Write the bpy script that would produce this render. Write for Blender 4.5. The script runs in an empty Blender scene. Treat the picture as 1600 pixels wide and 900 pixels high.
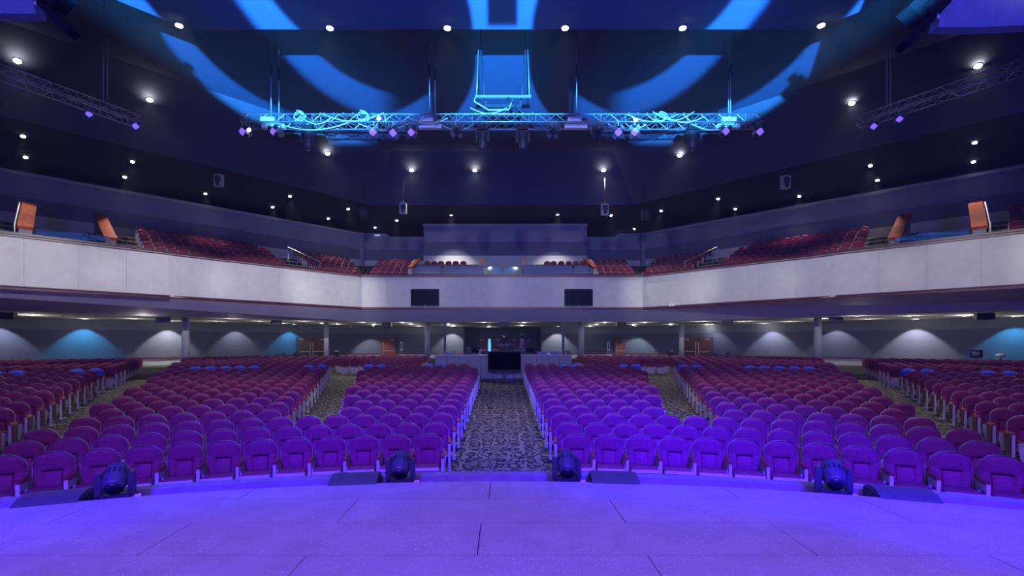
import bpy, bmesh, math, random
from mathutils import Vector, Matrix

random.seed(11)
S = bpy.context.scene
COL = S.collection
PI = math.pi

# ------------------------------------------------------------------ camera
FPX, PX, PY, CZ = 755.0, 785.0, 534.0, 2.62        # focal length and principal point in 1600x900 pixels, eye height
cam_data = bpy.data.cameras.new('camera')
cam_data.sensor_width = 36.0
cam_data.lens = FPX / 1600.0 * 36.0
cam_data.shift_x = (800.0 - PX) / 1600.0
cam_data.shift_y = (PY - 450.0) / 1600.0
cam_data.clip_end = 300.0
cam = bpy.data.objects.new('camera', cam_data)
COL.objects.link(cam)
cam.location = (0.0, 0.0, CZ)
cam.rotation_euler = (PI / 2, 0, 0)
S.camera = cam

# ------------------------------------------------------------------ view, world
S.view_settings.view_transform = 'Standard'
S.view_settings.look = 'None'
S.view_settings.exposure = 0.0
S.view_settings.gamma = 1.0
S.view_settings.use_curve_mapping = False
S.cycles.max_bounces = 5
S.cycles.diffuse_bounces = 2
S.cycles.adaptive_threshold = 0.025
S.cycles.volume_bounces = 0
S.cycles.sample_clamp_indirect = 4.0
world = bpy.data.worlds.new('world')
S.world = world
world.use_nodes = True
world.node_tree.nodes['Background'].inputs[0].default_value = (0.16, 0.2, 0.5, 1)
world.node_tree.nodes['Background'].inputs[1].default_value = 0.035


haze = world.node_tree.nodes.new('ShaderNodeVolumeScatter')      # thin stage haze in the whole hall
haze.inputs['Density'].default_value = 0.00045
haze.inputs['Color'].default_value = (0.75, 0.9, 1, 1)
world.node_tree.links.new(haze.outputs[0], world.node_tree.nodes['World Output'].inputs['Volume'])


def aim(o, target):
    d = Vector(target) - o.location
    o.rotation_euler = d.to_track_quat('-Z', 'Y').to_euler()


def area_light(name, loc, target, size, power, color):
    l = bpy.data.lights.new(name, 'AREA')
    l.shape = 'RECTANGLE'
    l.size, l.size_y = size
    l.energy = power
    l.color = color
    o = bpy.data.objects.new(name, l)
    COL.objects.link(o)
    o.location = loc
    aim(o, target)
    return o


def spot_light(name, loc, target, power, color, angle=60, blend=0.5, radius=0.05, parent=None):
    l = bpy.data.lights.new(name, 'SPOT')
    l.energy = power
    l.color = color
    l.spot_size = math.radians(angle)
    l.spot_blend = blend
    l.shadow_soft_size = radius
    o = bpy.data.objects.new(name, l)
    COL.objects.link(o)
    o.location = loc
    aim(o, target)
    if parent is not None:
        o.parent = parent
    return o


# stage lighting rig over the stage, behind the camera: the violet wash of the stage and first rows,
# and the blue wash of the upper hall
area_light('stage_wash_light', (0, -2.2, 8.0), (0, 1.8, 1.0), (12, 3), 2000.0, (0.28, 0.085, 1.0))
for sx, pw in ((-1, 2.1), (1, 4.6)):
    for tx in (1.8, 4.6, 7.6):
        spot_light('front_row_wash_light', (sx * (1 + tx * .6), -5.0, 8.4), (sx * tx, 10.6 - .13 * tx * tx, 0.9), 11500.0 * pw, (0.018, 0.001, 1.0), 27, 1.0, 0.4)
    spot_light('hall_wash_light', (sx * 4.0, -6.5, 5.0), (sx * 13.0, 28.0, 14.5), 6500.0, (0.10, 0.10, 1.0), 78, 1.0, 0.5)
    # unseen spots without fixtures, added under the ceiling cloud to brighten the balcony face
    for tx, ty in ((11.4, 33.0), (14.6, 29.3), (17.9, 25.6), (21.2, 21.8), (24.0, 18.6)):
        dd = math.hypot(tx - 8.5, ty - 12.5)
        spot_light('balcony_face_spotlight', (sx * 8.5, 12.5, 11.2), (sx * tx, ty, 5.95), (30.0 if sx < 0 else 20.0) * dd * dd, (1.0, 0.985, 0.98), math.degrees(2 * math.atan(3.5 / dd)), 1.0, 0.1)
    for tx in (2.3, 7.0):
        spot_light('balcony_face_spotlight', (sx * 1.5, 13.4, 11.2), (sx * tx, 34.5, 6.3), 1900.0, (1.0, 0.97, 0.95), 20, 0.8, 0.1)
spot_light('truss_front_light', (0, -5.0, 11.0), (0, 20, 11.6), 8000.0, (.62, .76, 1.0), 54, .8, .2)
area_light('ceiling_blue_uplight', (0, -6.0, 1.6), (0, 4.0, 11.6), (9, 2), 1600.0, (0.0, 0.11, 1.0)).data.spread = math.radians(95)


# gobo projector standing upstage: a lamp whose beam carries cut rings, thrown over the ceiling
def gobo_projector(loc, power, color):
    l = bpy.data.lights.new('gobo_projector_light', 'SPOT')
    l.energy = power
    l.color = color
    l.spot_size = math.radians(120)
    l.spot_blend = 0.15
    l.shadow_soft_size = 0.06
    o = bpy.data.objects.new('gobo_projector_light', l)
    COL.objects.link(o)
    o.location = loc
    o.rotation_euler = (PI / 2, 0, 0)          # shines along +Y
    l.use_nodes = True
    nt = l.node_tree
    N, L = nt.nodes, nt.links
    em = N['Emission']
    tc = N.new('ShaderNodeTexCoord')
    sp = N.new('ShaderNodeSeparateXYZ')
    L.new(tc.outputs['Normal'], sp.inputs[0])

    def m(op, a, b=None, c=None):
        n = N.new('ShaderNodeMath')
        n.operation = op
        for k, v in enumerate((a, b, c)):
            if v is None:
                continue
            if isinstance(v, (int, float)):
                n.inputs[k].default_value = v
            else:
                L.new(v, n.inputs[k])
        return n.outputs[0]
    az = m('ABSOLUTE', sp.outputs[2])
    gx = m('ABSOLUTE', m('DIVIDE', sp.outputs[0], az))
    gy = m('ABSOLUTE', m('DIVIDE', sp.outputs[1], az))

    def step(v, e, w):                          # smooth step up at e
        n = N.new('ShaderNodeMapRange')
        n.interpolation_type = 'SMOOTHSTEP'
        L.new(v, n.inputs[0])
        n.inputs[1].default_value = e - w
        n.inputs[2].default_value = e + w
        return n.outputs[0]

    def ring(cx, cy, r0, r1, s0, s1):
        d = m('SQRT', m('ADD', m('POWER', m('SUBTRACT', gx, cx), 2.0), m('POWER', m('SUBTRACT', gy, cy), 2.0)))
        return m('MULTIPLY', step(d, r0, s0), m('SUBTRACT', 1.0, step(d, r1, s1)))
    a = m('MULTIPLY', ring(0.285, 0.715, 0.303, 0.340, 0.004, 0.008), step(gx, 0.13, 0.02))
    b = m('MULTIPLY', ring(0.153, 0.6955, 0.243, 0.286, 0.004, 0.008), step(gx, 0.205, 0.03))
    dd = m('SQRT', m('ADD', m('POWER', m('SUBTRACT', gx, 0.165), 2.0), m('POWER', m('SUBTRACT', gy, 0.511), 2.0)))
    c = m('MULTIPLY', m('MULTIPLY', step(dd, 0.120, 0.004), m('SUBTRACT', 1.0, step(gx, 0.105, 0.01))), step(gy, 0.40, 0.015))
    c = m('MULTIPLY', c, m('SUBTRACT', 1.0, m('MULTIPLY', step(gy, 0.518, 0.004), m('SUBTRACT', 1.0, step(gx, 0.023, 0.003)))))
    up = step(gy, 0.30, 0.01)
    tot = m('MULTIPLY', m('MAXIMUM', m('MAXIMUM', a, b), c), up)
    L.new(m('ADD', tot, 0.0), em.inputs[1])
    return o


gobo_projector((0, -4.8, 2.0), 420000.0, (0.035, 0.36, 1.0))


# ------------------------------------------------------------------ helpers
def project(p):
    return PX + FPX * p[0] / p[1], PY - FPX * (p[2] - CZ) / p[1]


def on_plane(x, y, z):
    d = FPX * (z - CZ) / (PY - y)
    return Vector(((x - PX) / FPX * d, d, z))


def at_depth(x, y, d):
    return Vector(((x - PX) / FPX * d, d, CZ + (PY - y) / FPX * d))


MATS = {}


def mat(name, col, rough=0.6, metal=0.0, var=0.12, scale=8.0, bump=0.0, bscale=60.0, spec=0.4, emit=None, strength=0.0, trans=0.0, sheen=0.0, alpha=1.0):
    if name in MATS:
        return MATS[name]
    m = bpy.data.materials.new(name)
    m.use_nodes = True
    nt = m.node_tree
    b = nt.nodes['Principled BSDF']
    b.inputs['Roughness'].default_value = rough
    b.inputs['Metallic'].default_value = metal
    b.inputs['Specular IOR Level'].default_value = spec
    if trans:
        b.inputs['Transmission Weight'].default_value = trans
    if sheen:
        b.inputs['Sheen Weight'].default_value = sheen
        b.inputs['Sheen Roughness'].default_value = 0.4
    if alpha < 1:
        b.inputs['Alpha'].default_value = alpha
    if emit:
        b.inputs['Emission Color'].default_value = (*emit, 1)
        b.inputs['Emission Strength'].default_value = strength
    tc = nt.nodes.new('ShaderNodeTexCoord')
    ns = nt.nodes.new('ShaderNodeTexNoise')
    ns.inputs['Scale'].default_value = scale
    ns.inputs['Detail'].default_value = 3.0
    nt.links.new(tc.outputs['Object'], ns.inputs['Vector'])
    rp = nt.nodes.new('ShaderNodeMapRange')
    rp.inputs['From Min'].default_value = 0.3
    rp.inputs['From Max'].default_value = 0.7
    rp.inputs['To Min'].default_value = 1.0 - var
    rp.inputs['To Max'].default_value = 1.0 + var
    nt.links.new(ns.outputs['Fac'], rp.inputs['Value'])
    mx = nt.nodes.new('ShaderNodeVectorMath')
    mx.operation = 'SCALE'
    mx.inputs[0].default_value = col
    nt.links.new(rp.outputs[0], mx.inputs['Scale'])
    nt.links.new(mx.outputs[0], b.inputs['Base Color'])
    if bump:
        n2 = nt.nodes.new('ShaderNodeTexNoise')
        n2.inputs['Scale'].default_value = bscale
        nt.links.new(tc.outputs['Object'], n2.inputs['Vector'])
        bp = nt.nodes.new('ShaderNodeBump')
        bp.inputs['Strength'].default_value = bump
        bp.inputs['Distance'].default_value = 0.01
        nt.links.new(n2.outputs['Fac'], bp.inputs['Height'])
        nt.links.new(bp.outputs[0], b.inputs['Normal'])
    MATS[name] = m
    return m


class MB:
    """collects shapes, builds ONE mesh object"""

    def __init__(self):
        self.v, self.f, self.mi, self.sm = [], [], [], []

    def add(self, verts, faces, m=0, smooth=False):
        o = len(self.v)
        self.v += [tuple(p) for p in verts]
        for f in faces:
            self.f.append([i + o for i in f])
            self.mi.append(m)
            self.sm.append(smooth)
        return self

    def box(self, c, s, m=0, R=None):
        c = Vector(c)
        hx, hy, hz = s[0] / 2, s[1] / 2, s[2] / 2
        P = [Vector((x, y, z)) for x in (-hx, hx) for y in (-hy, hy) for z in (-hz, hz)]
        if R is not None:
            P = [R @ p for p in P]
        return self.add([c + p for p in P], [(0, 1, 3, 2), (4, 6, 7, 5), (0, 4, 5, 1), (2, 3, 7, 6), (0, 2, 6, 4), (1, 5, 7, 3)], m)

    def cyl(self, p0, p1, r, n=10, m=0, r1=None, caps=True, smooth=True):
        p0, p1 = Vector(p0), Vector(p1)
        r1 = r if r1 is None else r1
        q = (p1 - p0).to_track_quat('Z', 'Y')
        a = [q @ Vector((math.cos(2 * PI * i / n), math.sin(2 * PI * i / n), 0)) for i in range(n)]
        o = len(self.v)
        self.v += [tuple(p0 + k * r) for k in a] + [tuple(p1 + k * r1) for k in a]
        for i in range(n):
            j = (i + 1) % n
            self.f.append([o + i, o + j, o + n + j, o + n + i])
            self.mi.append(m)
            self.sm.append(smooth)
        if caps:
            self.f.append([o + i for i in reversed(range(n))])
            self.f.append([o + n + i for i in range(n)])
            self.mi += [m, m]
            self.sm += [False, False]
        return self

    def tube(self, pts, r, n=6, m=0):
        pts = [Vector(p) for p in pts]
        rings = []
        for i, p in enumerate(pts):
            t = (pts[min(i + 1, len(pts) - 1)] - pts[max(i - 1, 0)]).normalized()
            up = Vector((0, 0, 1)) if abs(t.z) < 0.95 else Vector((1, 0, 0))
            a = t.cross(up).normalized()
            b = a.cross(t)
            rings.append([p + (a * math.cos(2 * PI * k / n) + b * math.sin(2 * PI * k / n)) * r for k in range(n)])
        o = len(self.v)
        for rg in rings:
            self.v += [tuple(q) for q in rg]
        for i in range(len(rings) - 1):
            for k in range(n):
                j = (k + 1) % n
                self.f.append([o + i * n + k, o + i * n + j, o + (i + 1) * n + j, o + (i + 1) * n + k])
                self.mi.append(m)
                self.sm.append(True)
        self.f += [[o + k for k in reversed(range(n))], [o + (len(rings) - 1) * n + k for k in range(n)]]
        self.mi += [m, m]
        self.sm += [False, False]
        return self

    def prism(self, poly, lo, hi, M=None, m=0, smooth=False):
        """poly: (x, z) outline, extruded along y from lo to hi, then placed by M"""
        n = len(poly)
        P = [Vector((x, lo, z)) for x, z in poly] + [Vector((x, hi, z)) for x, z in poly]
        if M is not None:
            P = [M @ p for p in P]
        F = [list(range(n)), list(range(2 * n - 1, n - 1, -1))]
        self.add(P, F, m, False)
        o = len(self.v) - 2 * n
        for i in range(n):
            j = (i + 1) % n
            self.f.append([o + i, o + n + i, o + n + j, o + j])
            self.mi.append(m)
            self.sm.append(smooth)
        return self

    def lathe(self, prof, M=None, n=16, m=0):
        """prof: (radius, z)"""
        o = len(self.v)
        for r, z in prof:
            for k in range(n):
                p = Vector((r * math.cos(2 * PI * k / n), r * math.sin(2 * PI * k / n), z))
                self.v.append(tuple(M @ p if M is not None else p))
        for i in range(len(prof) - 1):
            for k in range(n):
                j = (k + 1) % n
                self.f.append([o + i * n + k, o + i * n + j, o + (i + 1) * n + j, o + (i + 1) * n + k])
                self.mi.append(m)
                self.sm.append(True)
        self.f += [[o + k for k in reversed(range(n))], [o + (len(prof) - 1) * n + k for k in range(n)]]
        self.mi += [m, m]
        self.sm += [False, False]
        return self

    def band(self, P, zp, Q, zq, m=0):
        """quads between plan polyline P at height zp and Q at height zq"""
        n = len(P)
        self.add([(x, y, zp) for x, y in P] + [(x, y, zq) for x, y in Q],
                 [(i, i + 1, n + i + 1, n + i) for i in range(n - 1)], m)
        return self

    def mesh(self, name, mats):
        me = bpy.data.meshes.new(name)
        me.from_pydata(self.v, [], self.f)
        for k in mats:
            me.materials.append(k)
        if len(mats) > 1:
            me.polygons.foreach_set('material_index', self.mi)
        me.polygons.foreach_set('use_smooth', self.sm)
        me.update()
        return me

    def build(self, name, mats, parent=None, loc=None, rz=0.0, recalc=True):
        if not isinstance(mats, (list, tuple)):
            mats = [mats]
        me = self.mesh(name, mats)
        if recalc:
            bm = bmesh.new()
            bm.from_mesh(me)
            bmesh.ops.recalc_face_normals(bm, faces=bm.faces)
            bm.to_mesh(me)
            bm.free()
        return link(name, me, parent, loc, rz)


def link(name, me, parent=None, loc=None, rz=0.0):
    o = bpy.data.objects.new(name, me)
    COL.objects.link(o)
    if parent is not None:
        o.parent = parent
    if loc is not None:
        o.location = loc
    o.rotation_euler = (0, 0, rz)
    return o


def tag(o, label, cat, group=None):
    o['label'] = label
    o['category'] = cat
    if group:
        o['group'] = group
    return o


def thing(name, label, cat, loc=(0, 0, 0), rz=0.0, group=None):
    o = bpy.data.objects.new(name, None)
    o.empty_display_size = 0.1
    COL.objects.link(o)
    o.location = loc
    o.rotation_euler = (0, 0, rz)
    return tag(o, label, cat, group)


def struct(o, label=None):
    o['kind'] = 'structure'
    if label:
        o['label'] = label
        o['category'] = label_cat(o.name)
    return o


def label_cat(name):
    for k in ('wall', 'floor', 'ceiling', 'door', 'trim', 'stage', 'balcony', 'column', 'ledge'):
        if k in name:
            return k
    return 'structure'


def rounded(w, h, r, n=4, cx=0.0, cz=0.0):
    P = []
    for qx, qz, a0 in ((1, 1, 0), (-1, 1, 90), (-1, -1, 180), (1, -1, 270)):
        for i in range(n + 1):
            a = math.radians(a0 + 90 * i / n)
            P.append((cx + qx * (w / 2 - r) + r * math.cos(a), cz + qz * (h / 2 - r) + r * math.sin(a)))
    return P


ORD = ['first', 'second', 'third', 'fourth', 'fifth', 'sixth', 'seventh', 'eighth', 'ninth', 'tenth', 'eleventh', 'twelfth', 'thirteenth',
       'fourteenth', 'fifteenth', 'sixteenth', 'seventeenth', 'eighteenth', 'nineteenth', 'twentieth', 'twenty-first', 'twenty-second',
       'twenty-third', 'twenty-fourth', 'twenty-fifth', 'twenty-sixth', 'twenty-seventh', 'twenty-eighth', 'twenty-ninth', 'thirtieth']

# ------------------------------------------------------------------ materials
M_CEIL = mat('ceiling_navy_paint', (0.045, 0.062, 0.14), 0.85, var=0.05, scale=1.5)
M_DARK = mat('dark_ceiling_paint', (0.006, 0.012, 0.05), 0.9, var=0.05, scale=1.5)
M_BULK = mat('bulkhead_grey_paint', (0.065, 0.075, 0.12), 0.85, var=0.05, scale=1.0)
M_W1 = mat('wall_light_paint', (0.50, 0.51, 0.52), 0.8, var=0.04, scale=1.0)
M_W2 = mat('wall_dark_band_paint', (0.12, 0.13, 0.21), 0.8, var=0.04, scale=1.0)
M_W3 = mat('wall_mid_paint', (0.21, 0.23, 0.34), 0.8, var=0.04, scale=1.0)
M_R1 = mat('rear_wainscot_paint', (0.42, 0.43, 0.45), 0.8, var=0.04, scale=1.0)
M_R2 = mat('rear_wall_slate_paint', (0.085, 0.095, 0.145), 0.8, var=0.04, scale=1.0)
M_R3 = mat('rear_wall_upper_paint', (0.15, 0.16, 0.21), 0.8, var=0.04, scale=1.0)
M_CAP = mat('wall_cap_paint', (0.36, 0.36, 0.46), 0.7, var=0.04)
M_FASC = mat('fascia_pale_panel', (0.56, 0.55, 0.55), 0.7, var=0.05, scale=2.5)
M_JOINT = mat('panel_joint_grey', (0.3, 0.3, 0.31), 0.9)
M_SOFF = mat('soffit_paint', (0.47, 0.45, 0.68), 0.75, var=0.03, scale=1.0)
M_TILE = mat('acoustic_tile_white', (0.66, 0.66, 0.63), 0.9, var=0.05, scale=20)
M_GRID = mat('tile_grid_white', (0.5, 0.5, 0.48), 0.6)
M_WOOD = mat('red_cherry_wood', (0.24, 0.055, 0.028), 0.35, var=0.3, scale=14, spec=0.5)
M_CAPW = mat('stair_cap_wood', (0.26, 0.060, 0.024), 0.8, var=0.3, scale=6, spec=0.05)
M_TRIM = mat('trim_red_wood', (0.085, 0.020, 0.018), 0.4, var=0.3, scale=10)
M_WOODD = mat('dark_cherry_wood', (0.11, 0.03, 0.022), 0.4, var=0.3, scale=10)
M_STAGE = mat('stage_panel_black_paint', (0.36, 0.36, 0.37), 0.5, var=0.10, scale=3.0, bump=0.12, bscale=220, spec=0.2)
nt_ = M_STAGE.node_tree
_n = nt_.nodes.new('ShaderNodeTexNoise')
_n.inputs['Scale'].default_value = 70.0
_n.inputs['Detail'].default_value = 1.0
_n2 = nt_.nodes.new('ShaderNodeTexNoise')
_n2.inputs['Scale'].default_value = 1.3
_tc = [k for k in nt_.nodes if k.type == 'TEX_COORD'][0]
_geo = nt_.nodes.new('ShaderNodeNewGeometry')
nt_.links.new(_geo.outputs['Position'], _n.inputs['Vector'])
nt_.links.new(_geo.outputs['Position'], _n2.inputs['Vector'])
_mul = nt_.nodes.new('ShaderNodeMath')
_mul.operation = 'MULTIPLY_ADD'
nt_.links.new(_n2.outputs['Fac'], _mul.inputs[0])
_mul.inputs[1].default_value = 0.22
nt_.links.new(_n.outputs['Fac'], _mul.inputs[2])
_mr = nt_.nodes.new('ShaderNodeMapRange')
_mr.inputs['From Min'].default_value = 0.775
_mr.inputs['From Max'].default_value = 0.82
nt_.links.new(_mul.outputs[0], _mr.inputs['Value'])
_mx = nt_.nodes.new('ShaderNodeMix')
_mx.data_type = 'RGBA'
_b = nt_.nodes['Principled BSDF']
_src = _b.inputs['Base Color'].links[0].from_socket
nt_.links.new(_mr.outputs[0], _mx.inputs[0])
nt_.links.new(_src, _mx.inputs[6])
_mx.inputs[7].default_value = (0.62, 0.62, 0.62, 1)
nt_.links.new(_mx.outputs[2], _b.inputs['Base Color'])
M_STEDGE = mat('stage_edge_paint', (0.08, 0.08, 0.1), 0.5)
M_LEDGE = mat('stage_ledge_paint', (0.24, 0.24, 0.26), 0.5)
M_FAB = mat('maroon_seat_fabric', (0.215, 0.043, 0.076), 0.95, var=0.16, scale=26, bump=0.25, bscale=400, spec=0.08)
M_FABD = mat('maroon_pad_fabric', (0.225, 0.045, 0.080), 0.95, var=0.16, scale=26, bump=0.25, bscale=400, spec=0.08)
M_PAD_LIT = mat('maroon_pad_lit_tone', (0.25, 0.050, 0.090), 0.95, var=0.14, scale=26, bump=0.25, bscale=400, spec=0.08)  # seat fabric made lighter: the light on the pad is put into its colour
M_PLAST = mat('off_white_seat_plastic', (0.62, 0.60, 0.55), 0.45, var=0.05)
M_METAL = mat('pale_painted_steel', (0.58, 0.58, 0.57), 0.4, var=0.05)
M_BLACK = mat('black_plastic', (0.012, 0.012, 0.015), 0.5, var=0.1)
M_BLACK2 = mat('satin_black_metal', (0.035, 0.035, 0.045), 0.38, var=0.1)
M_FIXT = mat('fixture_matte_black', (0.004, 0.004, 0.005), 0.8, spec=0.05)
M_GREYB = mat('charcoal_housing', (0.05, 0.05, 0.065), 0.45, var=0.1)
M_SCREEN = mat('dark_glass_screen', (0.012, 0.014, 0.03), 0.12, spec=0.5, var=0.02)
M_ALU = mat('aluminium_truss', (0.55, 0.56, 0.6), 0.32, metal=0.75, var=0.08)
M_STEEL = mat('steel_wire', (0.45, 0.46, 0.5), 0.35, metal=0.7)
M_WHITE = mat('white_enamel', (0.8, 0.8, 0.8), 0.4, var=0.03)
M_CABLE = mat('pale_cable_rubber', (0.45, 0.5, 0.55), 0.5)
M_CABLEB = mat('black_cable_rubber', (0.03, 0.03, 0.04), 0.5)
M_BLUEF = mat('royal_blue_cover_fabric', (0.01, 0.10, 0.62), 0.75, var=0.08, scale=30)
M_BOOTH = mat('booth_panel_grey', (0.22, 0.22, 0.27), 0.55, var=0.05)
M_BOOTHT = mat('booth_top_grey', (0.26, 0.26, 0.32), 0.45, var=0.05)
M_GLASS = mat('rail_glass', (0.8, 0.86, 0.87), 0.03, var=0.01, trans=1.0, spec=0.2)
M_COLUMN = mat('column_paint', (0.30, 0.30, 0.34), 0.7, var=0.04)
M_LAMP = mat('lamp_lens', (1, 1, 1), 0.4, emit=(1.0, 0.90, 0.74), strength=45.0, var=0.01)
M_LAMPS = mat('small_lamp_lens', (1, 1, 1), 0.4, emit=(1.0, 0.95, 0.86), strength=16.0, var=0.01)
M_LAMPP = mat('violet_led_lens', (0.3, 0.2, 0.9), 0.3, emit=(0.16, 0.08, 1.0), strength=1.6, var=0.3, scale=40)
M_CYAN = mat('lit_gap_glow', (0.3, 0.8, 0.9), 0.5, emit=(0.12, 0.75, 0.95), strength=1.1)


def carpet():
    m = bpy.data.materials.new('patterned_carpet')
    m.use_nodes = True
    nt = m.node_tree
    N, L = nt.nodes, nt.links
    b = N['Principled BSDF']
    b.inputs['Roughness'].default_value = 0.95
    b.inputs['Specular IOR Level'].default_value = 0.1
    tc = N.new('ShaderNodeTexCoord')
    ns = N.new('ShaderNodeTexNoise')
    ns.inputs['Scale'].default_value = 3.0
    L.new(tc.outputs['Object'], ns.inputs['Vector'])
    wp = N.new('ShaderNodeVectorMath')
    wp.operation = 'MULTIPLY_ADD'
    L.new(ns.outputs['Color'], wp.inputs[0])
    wp.inputs[1].default_value = (0.16, 0.16, 0)
    L.new(tc.outputs['Object'], wp.inputs[2])
    facs = []
    for sc, off, r0, w in ((3.2, 0.0, 0.34, 0.045), (3.0, 3.7, 0.40, 0.045), (3.6, 7.1, 0.30, 0.05)):
        mp = N.new('ShaderNodeMapping')
        mp.inputs['Location'].default_value = (off, off * 1.3, 0)
        mp.inputs['Scale'].default_value = (1.0, 0.75, 0.0)
        L.new(wp.outputs[0], mp.inputs['Vector'])
        v = N.new('ShaderNodeTexVoronoi')
        v.inputs['Scale'].default_value = sc
        v.inputs['Randomness'].default_value = 0.35
        L.new(mp.outputs[0], v.inputs['Vector'])
        s = N.new('ShaderNodeMath')
        s.operation = 'SUBTRACT'
        L.new(v.outputs['Distance'], s.inputs[0])
        s.inputs[1].default_value = r0
        a = N.new('ShaderNodeMath')
        a.operation = 'ABSOLUTE'
        L.new(s.outputs[0], a.inputs[0])
        c = N.new('ShaderNodeMath')
        c.operation = 'LESS_THAN'
        L.new(a.outputs[0], c.inputs[0])
        c.inputs[1].default_value = w
        facs.append(c.outputs[0])
    mx = facs[0]
    for k in facs[1:]:
        q = N.new('ShaderNodeMath')
        q.operation = 'MAXIMUM'
        L.new(mx, q.inputs[0])
        L.new(k, q.inputs[1])
        mx = q.outputs[0]
    n2 = N.new('ShaderNodeTexNoise')
    n2.inputs['Scale'].default_value = 90.0
    L.new(tc.outputs['Object'], n2.inputs['Vector'])
    cr = N.new('ShaderNodeValToRGB')
    cr.color_ramp.elements[0].position = 0.35
    cr.color_ramp.elements[0].color = (0.085, 0.075, 0.055, 1)
    cr.color_ramp.elements[1].position = 0.65
    cr.color_ramp.elements[1].color = (0.17, 0.155, 0.12, 1)
    L.new(n2.outputs['Fac'], cr.inputs[0])
    mix = N.new('ShaderNodeMix')
    mix.data_type = 'RGBA'
    L.new(mx, mix.inputs[0])
    L.new(cr.outputs[0], mix.inputs[6])
    mix.inputs[7].default_value = (0.012, 0.011, 0.012, 1)
    L.new(mix.outputs[2], b.inputs['Base Color'])
    return m


M_CARPET = carpet()

# ------------------------------------------------------------------ plan geometry
C0 = Vector((0.0, -7.5))                 # centre of the seating arcs
R1 = 16.27                               # front row radius


def floor_z(r):
    return 0.04 * min(max(r - R1, 0.0), 15.7) + 0.016 * max(r - R1 - 15.7, 0.0)


def polar(r, a):
    """a in radians from the centre line, negative = left"""
    return Vector((r * math.sin(a), C0.y + r * math.cos(a)))


def wing_poly(cx, D, dx, dy, L):
    return [(-cx - dx * L, D + dy * L), (-cx, D), (cx, D), (cx + dx * L, D + dy * L)]


UX, UY = 0.66, -0.751                    # run of the balcony wings
NX, NY = 0.751, 0.66                     # square to it, away from the stage
FCX, FD = 10.05, 34.5
TH = 0.4526


def foff(o, L=30.0):
    """the balcony front line set back by o"""
    return wing_poly(FCX + TH * o, FD + o, UX, UY, L)


def wingpt(side, t, o, z=0.0):
    return Vector((side * (FCX + UX * t + NX * o), FD + UY * t + NY * o, z))


def wing_t(x, o):
    """run along the left wing at which a point set back by o shows at picture column x"""
    q = (PX - x) / FPX
    return (q * (FD + NY * o) - FCX - NX * o) / (UX - q * UY)


ZF_TOP, ZF_BOT, Z_UC = 7.33, 4.95, 4.10
B_Z, A_Z, DC_Z = 16.5, 11.64, 13.1

# ------------------------------------------------------------------ floor
mb = MB()
rs = [13.35, 14.5, R1] + [R1 + 15.7 * k / 8 for k in range(1, 9)] + [36, 42, 50, 64]
na = 40
for i, r in enumerate(rs):
    for k in range(na + 1):
        p = polar(r, math.radians(-74 + 148 * k / na))
        mb.v.append((p.x, p.y, floor_z(r)))
for i in range(len(rs) - 1):
    for k in range(na):
        a = i * (na + 1) + k
        mb.f.append([a, a + 1, a + na + 2, a + na + 1])
        mb.mi.append(0)
        mb.sm.append(True)
struct(mb.build('floor', M_CARPET), 'patterned beige and black carpet of the seating floor')

# ------------------------------------------------------------------ stage
ST_Z = 1.09
RS = 12.8
stage = bpy.data.objects.new('stage_floor', None)
COL.objects.link(stage)
struct(stage, 'stage deck of long matte painted boards with a curved front edge')


def stage_arc_y(x):
    return math.sqrt(RS * RS - x * x) - 7.5


rows_y = [4.70 - 0.62 * k for k in range(0, 15)]


def add_board(x0, x1, y0, y1, arc=False):
    g = 0.004
    x0 += g; x1 -= g; y0 += g * 0.9; y1 -= g * 0.9
    if arc:
        n = max(2, int((x1 - x0) / 0.3))
        pts = [(x0, y0), (x1, y0)] + [(x1 + (x0 - x1) * k / n, stage_arc_y(x1 + (x0 - x1) * k / n)) for k in range(n + 1)]
        pts = [p for p in pts if p[1] >= y0 - 1e-6]
        if len(pts) < 4:
            return
    else:
        pts = [(x0, y0), (x1, y0), (x1, y1), (x0, y1)]
    n = len(pts)
    m = MB()
    m.add([(x, y, 0) for x, y in pts] + [(x, y, -0.03) for x, y in pts],
          [list(range(n)), list(range(2 * n - 1, n - 1, -1))] + [[i, n + i, n + (i + 1) % n, (i + 1) % n] for i in range(n)])
    o = m.build('stage_board', M_STAGE, stage, (0, 0, ST_Z - 0.0008 * random.random()))


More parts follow.
